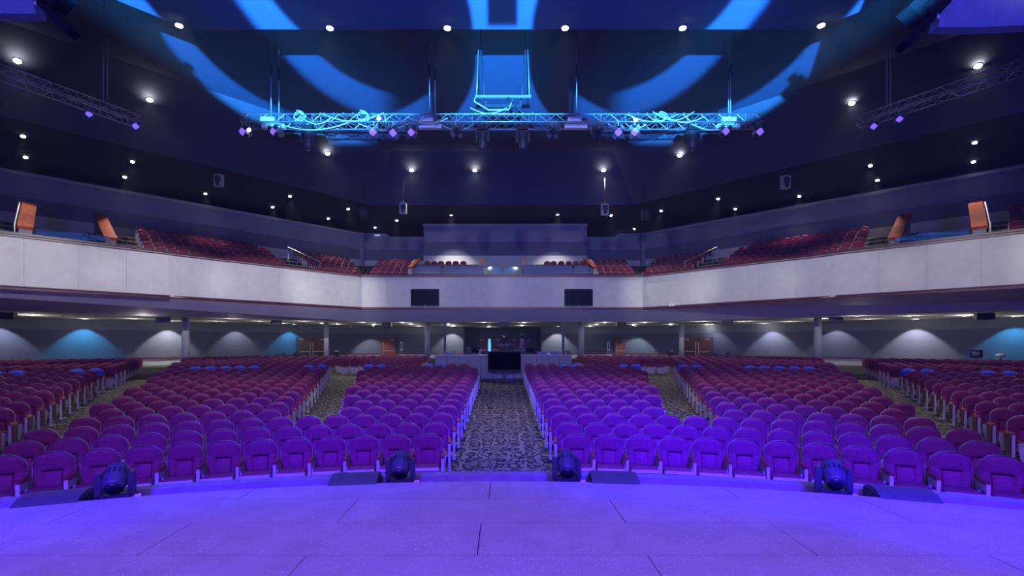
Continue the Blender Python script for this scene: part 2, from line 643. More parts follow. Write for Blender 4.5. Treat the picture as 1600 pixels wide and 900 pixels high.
for r in range(-1, 13):
    y1 = rows_y[r] if r >= 0 else 5.3
    y0 = rows_y[r + 1] if r >= 0 else rows_y[0]
    off = -0.18 if r % 2 else -1.40
    if r == -1:
        off = -0.13
    for k in range(-4, 5):
        a, b = off + 2.44 * k, off + 2.44 * (k + 1)
        hi = 10.2
        a, b = max(a, -hi), min(b, hi)
        if b - a < 0.2:
            continue
        if r == -1:
            # the front boards follow the curved edge; where the edge has already come back past the joint line they end
            xm = math.sqrt(max(RS * RS - (y0 + 7.5) ** 2, 0.0)) - 0.01
            aa, bb = max(a, -xm), min(b, xm)
            if bb - aa > 0.2:
                add_board(aa, bb, y0, y1, True)
        else:
            xm = math.sqrt(max(RS * RS - (y0 + 7.5) ** 2, 0.0)) - 0.01
            aa, bb = max(a, -xm), min(b, xm)
            if bb - aa < 0.2:
                continue
            crosses = stage_arc_y(aa) < y1 or stage_arc_y(bb) < y1
            if crosses:
                n = max(2, int((bb - aa) / 0.2))
                xs = [aa + 0.004 + (bb - aa - 0.008) * q / n for q in range(n + 1)]
                top = [(x, min(y1 - 0.004, stage_arc_y(x))) for x in xs]
                pts = [(xs[0], y0 + 0.004), (xs[-1], y0 + 0.004)] + top[::-1]
                nn = len(pts)
                m = MB()
                m.add([(x, y, 0) for x, y in pts] + [(x, y, -0.03) for x, y in pts],
                      [list(range(nn)), list(range(2 * nn - 1, nn - 1, -1))] + [[i, nn + i, nn + (i + 1) % nn, (i + 1) % nn] for i in range(nn)])
                m.build('stage_board', M_STAGE, stage, (0, 0, ST_Z - 0.0008 * random.random()))
            else:
                add_board(aa, bb, y0, y1)
# deck substructure, front face, light trough and outer ledge
mb = MB()
nA = 60
angs = [math.radians(-55 + 110 * k / nA) for k in range(nA + 1)]


def ringpts(r):
    return [tuple(polar(r, a)) for a in angs]


mb.band(ringpts(RS), ST_Z - 0.03, ringpts(RS), 0.80, 0)
mb.band(ringpts(RS), 0.88, ringpts(13.2), 0.88, 0)
sub = [tuple(polar(RS - 0.01, a)) for a in angs]
n = len(sub)
mb.add([(x, y, ST_Z - 0.031) for x, y in sub] + [(-10.4, -8, ST_Z - 0.031), (10.4, -8, ST_Z - 0.031)], [list(range(n)) + [n + 1, n]], 0)
mb.build('stage_front', M_STEDGE, stage)
mb = MB()
mb.band(ringpts(13.2), 0.5, ringpts(13.2), 1.05)
mb.band(ringpts(13.2), 1.05, ringpts(13.36), 1.05)
mb.band(ringpts(13.36), 1.05, ringpts(13.36), 0.0)
struct(mb.build('ledge_stage_front', M_LEDGE), 'curved violet-lit ledge in front of the stage trough')

# ------------------------------------------------------------------ balcony front
balc = bpy.data.objects.new('balcony_front', None)
COL.objects.link(balc)
struct(balc, 'pale panelled balcony face running round the hall')
mb = MB()
mb.band(foff(0.06), ZF_BOT, foff(0.06), ZF_TOP)
mb.build('fascia_backing', M_JOINT, balc)


def fascia_panel(side, t0, t1, o=0.0):
    """a flat panel along a wing"""
    a, b = wingpt(side, t0 + 0.003, o), wingpt(side, t1 - 0.003, o)
    th = Vector((side * NX, NY, 0)) * 0.05
    m = MB()
    m.add([(a.x, a.y, ZF_BOT + .05), (b.x, b.y, ZF_BOT + .05), (b.x, b.y, ZF_TOP), (a.x, a.y, ZF_TOP)] +
          [(a.x + th.x, a.y + th.y, ZF_BOT + .05), (b.x + th.x, b.y + th.y, ZF_BOT + .05), (b.x + th.x, b.y + th.y, ZF_TOP), (a.x + th.x, a.y + th.y, ZF_TOP)],
          [(0, 1, 2, 3), (7, 6, 5, 4), (0, 4, 5, 1), (1, 5, 6, 2), (2, 6, 7, 3), (3, 7, 4, 0)])
    m.build('fascia_panel', M_FASC, balc)


T_STEP = 11.7                              # where the outer balcony stands proud of the inner one
PW = 1.83
npan = 11
for k in range(npan):
    w = 2 * FCX / npan
    x0 = -FCX + w * k
    m = MB()
    m.box((x0 + w / 2, FD + 0.025, (ZF_BOT + .05 + ZF_TOP) / 2), (w - 0.006, 0.05, ZF_TOP - ZF_BOT - .05))
    m.build('fascia_panel', M_FASC, balc)
for side in (-1, 1):
    n_in = 6
    for k in range(n_in):
        fascia_panel(side, T_STEP * k / n_in, T_STEP * (k + 1) / n_in)
    k = 0
    t = T_STEP
    while t < 27:
        fascia_panel(side, t + 0.0, t + PW, -0.14)
        t += PW
    # slanting return where the outer face steps forward
    a, b = wingpt(side, T_STEP, -0.14), wingpt(side, T_STEP, 0.06)
    c = wingpt(side, T_STEP - 0.9, 0.0)
    m = MB()
    m.add([(a.x, a.y, ZF_TOP), (a.x, a.y, ZF_BOT + .05), (c.x, c.y, ZF_BOT + .05), (b.x, b.y, ZF_TOP), (b.x, b.y, ZF_BOT + .05)],
          [(0, 1, 2), (0, 2, 3), (1, 4, 2), (0, 3, 4, 1)])
    m.build('fascia_return', M_FASC, balc)

# wooden cap rail and bottom trim (with a thin second lip), soffit
for nm, prof in (('trim_1', ((-0.09, ZF_TOP), (-0.09, ZF_TOP + .10), (0.16, ZF_TOP + .10), (0.16, ZF_TOP))),
                 ('trim_2', ((-0.07, ZF_TOP - .10), (-0.07, ZF_TOP - .055), (0.0, ZF_TOP - .055), (0.0, ZF_TOP - .10))),
                 ('trim_3', ((-0.08, ZF_BOT - .05), (-0.08, ZF_BOT + .05), (0.0, ZF_BOT + .05), (0.0, ZF_BOT - .05))),
                 ('trim_4', ((-0.10, ZF_BOT + .09), (-0.10, ZF_BOT + .13), (0.0, ZF_BOT + .13), (0.0, ZF_BOT + .09)))):
    m = MB()
    for i in range(4):
        (o0, z0), (o1, z1) = prof[i], prof[(i + 1) % 4]
        m.band(foff(o0, T_STEP), z0, foff(o1, T_STEP), z1)
    for side in (-1, 1):
        for i in range(4):
            (o0, z0), (o1, z1) = prof[i], prof[(i + 1) % 4]
            P = [wingpt(side, T_STEP, o0 - .14), wingpt(side, 28, o0 - .14)]
            Q = [wingpt(side, T_STEP, o1 - .14), wingpt(side, 28, o1 - .14)]
            m.band([(p.x, p.y) for p in P], z0, [(p.x, p.y) for p in Q], z1)
        m.add([tuple(wingpt(side, T_STEP, o - .14, z)) for o, z in prof], [(0, 1, 2, 3)])
    struct(m.build(nm, M_TRIM if nm in ('trim_1', 'trim_3') else M_WOODD),
           {'trim_1': 'red wooden cap rail along the top of the balcony face', 'trim_2': 'thin dark wood strip just under the balcony cap rail',
            'trim_3': 'red wooden strip along the bottom of the balcony face', 'trim_4': 'thin dark wood strip above the bottom balcony trim'}[nm])

LIP = wing_poly(10.3, 36.0, 0.717, -0.697, 34)
mb = MB()
mb.band(foff(-0.08, 31), ZF_BOT - .05, LIP, Z_UC)
struct(mb.build('balcony_soffit', M_SOFF), 'sloping lavender-grey soffit under the balcony face')

# ------------------------------------------------------------------ under-balcony ceiling and rear walls
RW = [(-14.6 - 0.683 * 36, 46.5 - 0.73 * 36), (-14.6, 46.5), (-12.0, 48.4), (-3.9, 48.4), (-3.9, 52.5), (3.9, 52.5), (3.9, 48.4), (12.0, 48.4), (14.6, 46.5), (14.6 + 0.683 * 36, 46.5 - 0.73 * 36)]
mb = MB()
P = LIP
mb.add([(x, y, Z_UC + .02) for x, y in P] + [(x, y, Z_UC + .02) for x, y in RW], [(0, 1, 5, 4), (1, 6, 5), (1, 7, 6), (1, 2, 10, 7), (7, 10, 9, 8), (2, 11, 10), (2, 12, 11), (2, 3, 13, 12)])
uc = struct(mb.build('ceiling_under_balcony', M_GRID), 'white tiled ceiling under the balcony')
# lay-in tiles on the two wings
tile = MB().box((0, 0, 0), (1.19, 2.38, 0.03)).mesh('ceiling_tile', [M_TILE])
for side in (-1, 1):
    ang = math.atan2(-0.697, side * 0.717)
    for i in range(2, 24):
        for j in range(6):
            s = i * 1.22
            o = 0.08 + 2.42 * j + 1.2
            px = side * (10.3 + 0.717 * s + 0.697 * o)
            py = 36.0 - 0.697 * s + 0.717 * o
            # keep inside the rear wall
            d = (px * side - 14.6) * 0.73 + (py - 46.5) * 0.683
            if d > -1.3 or s - 0.2 * o < 1.5:
                continue
            if not (-60 < project((px, py, 4.1))[0] < 1660):
                continue
            link('ceiling_tile', tile, uc, (px, py, Z_UC - .0), ang)

for nm, seg in (('wall_rear_left', RW[0:2]), ('wall_rear_right', RW[8:10]), ('wall_back_left', RW[1:4]), ('wall_back_right', RW[6:9]), ('wall_booth_alcove', RW[3:7])):
    m = MB()
    m.band(seg, 0.3, seg, 1.42, 0)
    m.band(seg, 1.42, seg, 3.42, 1)
    m.band(seg, 3.42, seg, Z_UC + .04, 2)
    ins = [(x - 0.05 * (1 if x > 0 else -1), y - 0.05) for x, y in seg]
    m.band(ins, 1.40, ins, 1.48, 3)
    m.band(ins, 1.48, seg, 1.48, 3)
    m.band(ins, 1.40, seg, 1.40, 3)
    if nm == 'wall_booth_alcove':
        m.mi = [1 if k == 0 or k == 2 else k for k in m.mi]
    struct(m.build(nm, [M_R1, M_R2, M_R3, M_WOODD]), {
        'wall_rear_left': 'long blue-grey wall behind the seats at left with chair rail', 'wall_rear_right': 'long blue-grey wall behind the seats at right with chair rail',
        'wall_back_left': 'grey wall behind the seats left of the sound booth', 'wall_back_right': 'grey wall behind the seats right of the sound booth',
        'wall_booth_alcove': 'recessed dark grey wall straight behind the sound booth'}[nm])

# ------------------------------------------------------------------ upper hall: balcony floor, walls, ceilings
ROWS_B = 7
bo = [1.0 + 1.12 * k for k in range(ROWS_B)]
bz = [6.64 + 0.42 * k for k in range(ROWS_B)]
VT0, VT1 = 13.95, 17.0                     # the stair opening in each wing
mb = MB()


def wing_run(side, t0, t1):
    for k in range(ROWS_B):
        o0 = bo[k] - 0.55 if k else 0.05
        o1 = bo[k + 1] - 0.55 if k < ROWS_B - 1 else 9.9
        P = [wingpt(side, t0, o0), wingpt(side, t1, o0)]
        Q = [wingpt(side, t0, o1), wingpt(side, t1, o1)]
        mb.band([(p.x, p.y) for p in P], bz[k], [(p.x, p.y) for p in Q], bz[k], 0)
        zlow = bz[k - 1] if k else bz[0] - 1.2
        mb.band([(p.x, p.y) for p in P], zlow, [(p.x, p.y) for p in P], bz[k] - .04, 0)
        mb.band([(p.x, p.y) for p in P], bz[k] - .04, [(p.x, p.y) for p in P], bz[k] + .004, 1)   # pale nosing


for side in (-1, 1):
    wing_run(side, -3.0, VT0 + .1)
    wing_run(side, VT1 - .1, 28)
    for k in range(ROWS_B):
        o0 = bo[k] - 0.55 if k else 0.05
        o1 = bo[k + 1] - 0.55 if k < ROWS_B - 1 else 9.9
        xi = 6.6
        xo0, xo1 = FCX + TH * o0 + 1.2, FCX + TH * o1 + 1.2
        mb.add([(side * xi, FD + o0, bz[k]), (side * xo0, FD + o0, bz[k]), (side * xo1, FD + o1, bz[k]), (side * xi, FD + o1, bz[k])], [(0, 1, 2, 3)], 0)
        mb.add([(side * xi, FD + o0, bz[k] - .42), (side * xo0, FD + o0, bz[k] - .42), (side * xo0, FD + o0, bz[k]), (side * xi, FD + o0, bz[k])], [(0, 1, 2, 3)], 0)
mb.add([(-7, FD + .05, bz[0]), (7, FD + .05, bz[0]), (7, 42.2, bz[0]), (-7, 42.2, bz[0])], [(0, 1, 2, 3)], 0)
mb.add([(s * q[0], q[1], 6.3) for s in (-1,) for q in [(wingpt(1, VT0, 0.05).x, wingpt(1, VT0, .05).y), (wingpt(1, VT1, 0.05).x, wingpt(1, VT1, .05).y), (wingpt(1, VT1, 9.9).x, wingpt(1, VT1, 9.9).y), (wingpt(1, VT0, 9.9).x, wingpt(1, VT0, 9.9).y)]], [(0, 1, 2, 3)], 0)
mb.add([(s * q[0], q[1], 6.3) for s in (1,) for q in [(wingpt(1, VT0, 0.05).x, wingpt(1, VT0, .05).y), (wingpt(1, VT1, 0.05).x, wingpt(1, VT1, .05).y), (wingpt(1, VT1, 9.9).x, wingpt(1, VT1, 9.9).y), (wingpt(1, VT0, 9.9).x, wingpt(1, VT0, 9.9).y)]], [(0, 1, 2, 3)], 0)
struct(mb.build('floor_balcony', [M_CARPET, M_METAL]), 'stepped carpeted floor of the balcony')

BW = wing_poly(12.57, 44.1, 0.69, -0.724, 30)
for nm, seg in (('wall_balcony_left', BW[0:2]), ('wall_balcony_right', BW[2:4])):
    m = MB()
    m.band(seg, 6.0, seg, 10.05, 0)
    m.band(seg, 10.05, seg, 11.0, 1)
    out = [(x * 1.003, y * 1.003) for x, y in seg]
    m.band(out, 11.0, out, 12.3, 2)
    m.band(seg, 11.0, out, 11.0, 3)
    m.band(seg, 12.3, seg, 12.5, 3)
    m.band(seg, 12.3, out, 12.3, 3)
    back = [(x * 1.02, y * 1.02) for x, y in seg]
    m.band(seg, 12.5, back, 12.5, 3)
    struct(m.build(nm, [M_W1, M_W2, M_W3, M_CAP]), 'banded blue-grey wall behind the %s balcony seats' % nm.split('_')[-1])
m = MB()
for side in (-1, 1):
    seg = [(side * 12.57, 44.1), (side * 10.6, 44.1), (side * 10.2, 44.1), (side * 6.9, 44.1)]
    tops = [12.5, 12.5, 12.2, 12.2]
    m.band(seg, 6.0, seg, 10.05, 0)
    m.band(seg, 10.05, seg, 11.0, 1)
    n = len(seg)
    m.add([(x, y, 11.0) for x, y in seg] + [(x, y, z) for (x, y), z in zip(seg, tops)], [(i, i + 1, n + i + 1, n + i) for i in range(n - 1)], 2)
    m.add([(x, y - .06, z - .12) for (x, y), z in zip(seg[:2], tops)] + [(x, y - .06, z) for (x, y), z in zip(seg[:2], tops)], [(0, 1, 3, 2)], 3)
    m.box((side * 12.75, 43.95, 9.2), (0.36, 0.5, 6.6), 2)
struct(m.build('wall_balcony_back', [M_W1, M_W2, M_W3, M_CAP]), 'low-topped wall behind the middle balcony seats')
# the booth block at the middle of the balcony
m = MB()
m.box((0.25, 43.2, 8.05), (14.2, 2.4, 4.1), 0)
m.box((0.25, 43.2, 10.7), (14.2, 2.4, 1.2), 1)
m.box((0.25, 43.2, 11.98), (14.2, 2.4, 1.36), 2)
m.box((0.25, 43.15, 12.76), (14.26, 2.5, 0.2), 3)
struct(m.build('wall_balcony_block', [M_W1, M_W2, M_W3, M_CAP]), 'tall banded block wall at the middle of the balcony')

BE = wing_poly(8.07, 35.2, 0.687, -0.727, 46)         # far edge of the high ceiling
DE = wing_poly(10.05, 37.0, 0.673, -0.74, 44)         # lower edge of the bulkhead
m = MB()
m.add([(x, y, B_Z) for x, y in BE] + [(45, -14, B_Z), (-45, -14, B_Z)], [(0, 1, 2, 3, 4, 5)])
struct(m.build('ceiling_high', M_CEIL), 'high dark navy ceiling above the lighting truss')
m = MB()
m.band(BE, B_Z, DE, DC_Z)
struct(m.build('wall_bulkhead', M_BULK), 'dark grey bulkhead between the high ceiling and the balcony ceiling')
DB = wing_poly(14, 60, 0.673, -0.74, 46)
m = MB()
m.band(DE, DC_Z, DB, DC_Z)
m.band(DB, DC_Z, DB, 6.0)
struct(m.build('ceiling_balcony', M_DARK), 'dark blue ceiling over the balcony with small downlights')
# the lower ceiling cloud over the stage front
a_edge = FPX * (A_Z - CZ) / (PY - 46)
AP = [(-24, a_edge - 15.6), (-9.05, a_edge), (9.05, a_edge), (24, a_edge - 15.6)]
AP2 = AP + [(24, -14), (-24, -14)]
m = MB()
n = len(AP2)
m.add([(x, y, A_Z) for x, y in AP2] + [(x, y, A_Z + .5) for x, y in AP2], [list(range(n)), list(range(2 * n - 1, n - 1, -1))] + [[i, (i + 1) % n, n + (i + 1) % n, n + i] for i in range(n)])
struct(m.build('ceiling_cloud', M_CEIL), 'lower ceiling panel over the stage front with downlights on its edge')
# outer shell walls that close the hall at the sides and behind the stage
m = MB()
m.box((0, -13.8, 9), (60, 0.3, 19))
struct(m.build('wall_stage_back', M_BULK), 'dark wall at the back of the stage behind the camera')
for side, nm in ((-1, 'wall_side_left'), (1, 'wall_side_right')):
    m = MB()
    m.box((side * 41.5, 1.0, 9), (0.3, 30, 19))
    struct(m.build(nm, M_BULK), 'dark outer wall of the hall on the %s' % nm.split('_')[-1])

# ------------------------------------------------------------------ columns and posts
for x, d, r, lab in ((668, 37.9, .22, 'round grey column left of the sound booth, beside its post'), (510, 37.0, .19, 'slim round column by the left double doors'),
                     (290, 29.4, .21, 'thick round column at the far left before the long wall'), (908, 37.9, .22, 'round grey column right of the sound booth, beside its post'),
                     (1065, 37.0, .19, 'slim round column by the right double doors'), (1278, 29.4, .21, 'thick round column at the far right before the long wall')):
    c = thing('column', lab, 'column', ((x - PX) / FPX * d, d, floor_z(math.hypot((x - PX) / FPX * d, d + 7.5)) - .01), group='columns under the balcony')
    h = Z_UC - c.location.z + .005
    MB().cyl((0, 0, 0), (0, 0, h), r, 20).build('shaft', M_COLUMN, c)
    MB().lathe([(r + .04, 0), (r + .04, .14), (r + .01, .17), (r + .01, .18)], n=20).build('base', M_WOODD, c)
for x, lab in ((695, 'thin dark steel post at the left end of the sound booth'), (880, 'thin dark steel post at the right end of the sound booth')):
    c = thing('steel_post', lab, 'post', ((x - PX) / FPX * 35.9, 35.9, 0.6), group='thin posts under the balcony lip')
    MB().box((0, 0, 1.75), (.15, .15, 3.5)).build('shaft', M_BLACK2, c)
    MB().box((0, 0, .02), (.3, .3, .04)).build('base_plate', M_BLACK2, c)


# ------------------------------------------------------------------ doors
def door(idx, p, ang, w, h, leaves, label, gap=False):
    """p: middle of the threshold, ang: turn about z of the door's outward normal from -Y"""
    d = bpy.data.objects.new('door_%d' % idx, None)
    COL.objects.link(d)
    d.location = p
    d.rotation_euler = (0, 0, ang)
    struct(d, label)
    f = MB()
    f.box((-w / 2 - .05, -.04, h / 2), (.10, .12, h + .1)).box((w / 2 + .05, -.04, h / 2), (.10, .12, h + .1)).box((0, -.04, h + .05), (w + .2, .12, .10))
    f.build('door_frame', M_GREYB if leaves == 2 else M_TRIM, d)
    lw = w / leaves
    for k in range(leaves):
        x = -w / 2 + lw * (k + .5)
        lf = MB().box((0, 0, h / 2), (lw - .02 - (.12 if gap else 0), .05, h - .02)).build('door_leaf', M_WOODD if leaves == 2 else mat('door_red_wood', (0.13, 0.032, 0.022), .4, var=.3, scale=9), d, (x + ((-.06 if k == 0 else .06) if gap else 0), -.05, 0))
        sgn = 1 if (k == 0 and leaves == 2) else -1
        MB().box((sgn * (lw / 2 - .12), -.05, 1.15), (.05, .05, 1.3)).build('pull_handle', M_STEEL, lf)
        MB().box((0, -.045, .95), (lw * .75, .05, .06)).build('push_bar', M_STEEL, lf)
        MB().box((-sgn * lw * .25, -.04, h - .1), (.35, .07, .07)).build('door_closer', M_STEEL, lf)
    if gap:
        MB().box((0, -.02, h / 2), (.22, .02, h - .03)).build('lit_gap', M_CYAN, d)


def rear_wall_pt(side, x):
    q = abs(x - PX) / FPX
    t = (q * 46.5 - 14.6) / (0.683 + q * 0.73)
    return Vector((side * (14.6 + .683 * t), 46.5 - .73 * t, .78))


wa = math.atan2(0.73, 0.683)
pl = rear_wall_pt(-1, 485)
door(1, (pl.x + .1, pl.y - .1, .78), wa, 2.5, 2.15, 2, 'dark double doors in the left rear wall')
pr = rear_wall_pt(1, 1091)
door(2, (pr.x - .1, pr.y - .1, .78), -wa, 2.5, 2.15, 2, 'dark double doors in the right rear wall')
door(3, (-11.35, 48.3, .78), 0.0, 1.35, 2.1, 1, 'single red wooden door left of the sound booth')
door(4, (11.9, 48.3, .78), 0.0, 1.35, 2.1, 1, 'single red wooden door right of the sound booth')
door(5, (-1.4, 52.4, .78), 0, 2.2, 2.15, 2, 'double doors behind the booth with a lit gap between leaves', True)
door(6, (2.1, 52.4, .78), 0, 2.2, 2.15, 2, 'closed double doors behind the booth on the right')
for x, lab in ((627, 'white framed notice on the wall left of the booth'), (951, 'white framed notice on the wall right of the booth')):
    t = thing('notice_frame', lab, 'notice', ((x - PX) / FPX * 48.3, 48.33, 1.75), group='framed wall notices')
    MB().box((0, 0, .42), (.24, .05, .85)).build('frame', M_WHITE, t)
    MB().box((0, -.03, .42), (.12, .02, .65)).build('sheet', M_GREYB, t)


# ------------------------------------------------------------------ theatre seats
def half_w(z):
    """half width of a seat back at height z"""
    if z < 0.74:
        return 0.232 + 0.018 * (z - 0.36) / 0.38
    k = min(1.0, (z - 0.74) / 0.21)
    return 0.25 * (1 - k ** 2.8) ** 0.48 if k < 1 else 0.0


ZB0, ZB1 = 0.36, 0.95


def lean(z):
    """reclined below, curving forward again at the head"""
    return 0.17 * (z - 0.42) if z < 0.68 else 0.0442 - 0.13 * (z - 0.68)


def back_front(z, u):
    """depth of the cushion's face in front of the shell at height z, u = -1..1"""
    e = 1 - abs(u) ** 5
    top = 1 - max(0.0, (z - 0.86) / 0.09) ** 2 if z > 0.86 else 1.0
    d = 0.060 * max(0.0, min(e, 1)) * max(top, 0.0) ** 0.5
    head = 1.0 if z > 0.68 else 0.0
    inpad = abs(u) < 0.5
    if not head and inpad:
        d -= 0.052
    elif not head:
        d += 0.012 * min(1.0, (abs(u) - 0.5) * 6)
    return d


def seat_back_mesh(nx=10, zs=None):
    zs = zs or [0.36, 0.45, 0.56, 0.66, 0.678, 0.686, 0.74, 0.80, 0.85, 0.885, 0.915, 0.935, 0.947, 0.9495]
    m = MB()
    us = [-1 + 2 * i / nx for i in range(nx + 1)]
    if nx == 10:
        us = [-1, -.93, -.8, -.56, -.47, -.2, .2, .47, .56, .8, .93, 1]
    w = len(us)
    for z in zs:
        h = half_w(z)
        for u in us:
            m.v.append((u * h, lean(z) - back_front(z, u), z))
    for i in range(len(zs) - 1):
        for k in range(w - 1):
            a = i * w + k
            m.f.append([a, a + 1, a + w + 1, a + w])
            m.mi.append(0)
            m.sm.append(True)
    return m


def back_pad_mesh(n=5):
    """the separate lower pad set into the backrest, with rounded top corners"""
    m = MB()
    P = [(-.108, .372), (.108, .372)] + [(.108 - .03 * (1 - math.cos(a)), .640 + .028 * math.sin(a)) for a in [0, .5, 1.0, 1.57]] + \
        [(-.108 + .03 * (1 - math.cos(a)), .640 + .028 * math.sin(a)) for a in [1.57, 1.0, .5, 0]]
    k = len(P)
    m.add([(x, lean(z) - .004, z) for x, z in P] + [(x, lean(z) - .026, z) for x, z in P] + [(x * .93, lean(.52 + (z - .52) * .95) - .038, .52 + (z - .52) * .95) for x, z in P],
          [[i, (i + 1) % k, k + (i + 1) % k, k + i] for i in range(k)] + [[k + i, k + (i + 1) % k, 2 * k + (i + 1) % k, 2 * k + i] for i in range(k)] + [list(range(2 * k, 3 * k))], 0, True)
    return m


def shell_outline(g):
    zs = [0.34, 0.50, 0.72, 0.80, 0.86, 0.90, 0.93, 0.945]
    P = [(half_w(z) + g, z + (g if z > .9 else 0)) for z in zs]
    return P + [(0.0, 0.95 + g)] + [(-x, z) for x, z in reversed(P)]


def seat_shell_mesh(g=0.013):
    m = MB()
    P = shell_outline(g)
    n = len(P)
    m.add([(x, lean(z) - 0.002, z) for x, z in P] + [(x, lean(z) + .022, z) for x, z in P] + [(x * .86, lean(z) + .04, .36 + (z - .36) * .95) for x, z in P],
          [[i, (i + 1) % n, n + (i + 1) % n, n + i] for i in range(n)] + [[n + i, n + (i + 1) % n, 2 * n + (i + 1) % n, 2 * n + i] for i in range(n)] + [list(range(2 * n, 3 * n))], 0, True)
    return m


def seat_cushion_mesh():
    m = MB()
    # rounded slab, seat folded down: x half .225, y from -.46 to 0, top .475
    secs = [(-0.02, .42, .45), (-.06, .415, .465), (-.25, .42, .478), (-.40, .43, .48), (-.45, .44, .470), (-.465, .445, .452)]
    us = [-1, -.9, -.5, 0, .5, .9, 1]
    w = len(us)
    for y, zb, zt in secs:
        for u in us:
            m.v.append((u * .222, y, zt - (.022 if abs(u) == 1 else .006 if abs(u) == .9 else 0)))
    for i in range(len(secs) - 1):
        for k in range(w - 1):
            a = i * w + k
            m.f.append([a, a + 1, a + w + 1, a + w])
            m.mi.append(0)
            m.sm.append(True)
    return m


def seat_pan_mesh():
    """off-white moulded pan: front lip under the cushion and a tapering skirt below it"""
    m = MB()
    P = [(-.222, .452), (.222, .452), (.226, .40), (.19, .12), (.165, .09), (-.165, .09), (-.19, .12), (-.226, .40)]
    m.prism(P, -.43, -.40, Matrix.Shear('XZ', 4, (0.0, 0.0)))
    # lip
    m.box((0, -.455, .438), (.444, .035, .045))
    m.box((0, -.23, .415), (.43, .42, .04))
    return m


def pan_ridge_mesh():
    m = MB()
    pts = [(-.12, -.436, .36), (-.115, -.436, .24), (-.08, -.436, .19), (.08, -.436, .19), (.115, -.436, .24), (.12, -.436, .36)]
    m.tube(pts, .012, 5)
    return m


def arm_mesh():
    m = MB()
    m.prism([(-.032, .605), (.032, .605), (.032, .628), (.024, .64), (-.024, .64), (-.032, .628)], -.40, -.02)
    return m


def standard_mesh():
    """end standard: white steel upright, raking brace and floor feet"""
    m = MB()
    m.box((0, -.36, .325), (.045, .05, .56))
    m.box((0, -.05, .40), (.03, .05, .42))
    m.box((0, -.20, .52), (.028, .30, .10))
    m.tube([(0, -.34, .36), (0, -.18, .20), (0, -.05, .05)], .016, 5)
    m.cyl((0, -.05, 0), (0, -.05, .045), .045, 8, r1=.02)
    m.cyl((0, -.36, 0), (0, -.36, .05), .05, 8, r1=.025)
    return m


def endpanel_mesh():
    m = MB()
    m.prism([(-.30, .15), (.0, .15), (.02, .60), (-.36, .60)], 0.028, 0.04, Matrix.Rotation(PI / 2, 4, 'Z') @ Matrix.Scale(-1, 4, (0, 1, 0)) @ Matrix.Identity(4))
    return m


M_ENDW = mat('brown_end_board', (0.13, 0.055, 0.035), 0.5, var=.2, scale=12)
ME_END = MB().prism([(-.33, .22), (-.07, .22), (-.04, .60), (-.37, .60)], -.012, .012, Matrix(((0, 1, 0, 0), (1, 0, 0, 0), (0, 0, 1, 0), (0, 0, 0, 1)))).mesh('end_board', [M_ENDW])
ME_BACK = seat_back_mesh().mesh('backrest', [M_FAB])
ME_SHELL = seat_shell_mesh().mesh('back_shell', [M_PLAST])
ME_PAD = back_pad_mesh().mesh('back_pad', [M_PAD_LIT])
ME_CUSH = seat_cushion_mesh().mesh('seat_cushion', [M_FABD])
ME_PAN = seat_pan_mesh().mesh('seat_pan', [M_PLAST])
ME_RIDGE = pan_ridge_mesh().mesh('pan_ridge', [M_PLAST])
ME_ARM = arm_mesh().mesh('armrest', [M_WOOD])
ME_STD = standard_mesh().mesh('standard', [M_METAL])


def new_obj(name, me, parent, loc=(0, 0, 0)):
    o = bpy.data.objects.new(name, me)
    COL.objects.link(o)
    o.parent = parent
    o.location = loc
    return o


def full_seat(p, rz, label, left_arm=True, right_arm=True, group='theatre seats on the main floor'):
    t = thing('theatre_seat', label, 'seat', p, rz, group)
    new_obj('backrest', ME_BACK, t)
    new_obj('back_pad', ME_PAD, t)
    new_obj('back_shell', ME_SHELL, t)
    new_obj('seat_cushion', ME_CUSH, t)
    pn = new_obj('seat_pan', ME_PAN, t)
    new_obj('pan_ridge', ME_RIDGE, pn)
    for on, x in ((left_arm, -.28), (right_arm, .28)):
        if on:
            s = new_obj('standard', ME_STD, t, (x, 0, 0))
            new_obj('armrest', ME_ARM, s)
    return t


# light version of the same seat for the many farther ones
def simple_seat():
    m = seat_back_mesh(6, [0.36, 0.66, 0.686, 0.80, 0.88, 0.925, 0.948])
    P = shell_outline(.008)[::1]
    n = len(P)
    m.add([(x, lean(z) - .002, z) for x, z in P] + [(x * .95, lean(z) + .035, z) for x, z in P], [[i, (i + 1) % n, n + (i + 1) % n, n + i] for i in range(n)] + [list(range(n, 2 * n))], 1)
    m.add([(-.11, lean(.38) - .036, .38), (.11, lean(.38) - .036, .38), (.11, lean(.655) - .036, .655), (-.11, lean(.655) - .036, .655)], [(0, 1, 2, 3)], 0)
    m.box((0, -.235, .455), (.44, .44, .045), 0)
    m.box((0, -.455, .43), (.44, .03, .05), 1)
    m.prism([(-.222, .42), (.222, .42), (.165, .09), (-.165, .09)], -.43, -.40, None, 1)
    return m


def simple_arm(x):
    m = MB()
    m.box((x, -.21, .62), (.06, .38, .035), 3)
    m.box((x, -.36, .30), (.045, .05, .60), 2)
    m.box((x, -.05, .30), (.03, .05, .6), 2)
    return m


seats = []            # (r, a, row, block, side, index, leftarm, rightarm)
PITCH = 0.565


def fill(r, a0, a1, frm, row, block, side, lim=None):
    """seats along an arc between angles a0<a1 (radians, unsigned) starting at the end frm"""
    st = PITCH / r
    n = int((a1 - a0) / st + 0.15)
    for i in range(n):
        a = a0 + st * (i + .5) if frm == 'in' else a1 - st * (i + .5)
        p = polar(r, side * a)
        last = i == n - 1
        seats.append(dict(r=r, a=side * a, row=row, block=block, side=side, i=i, n=n, p=p))


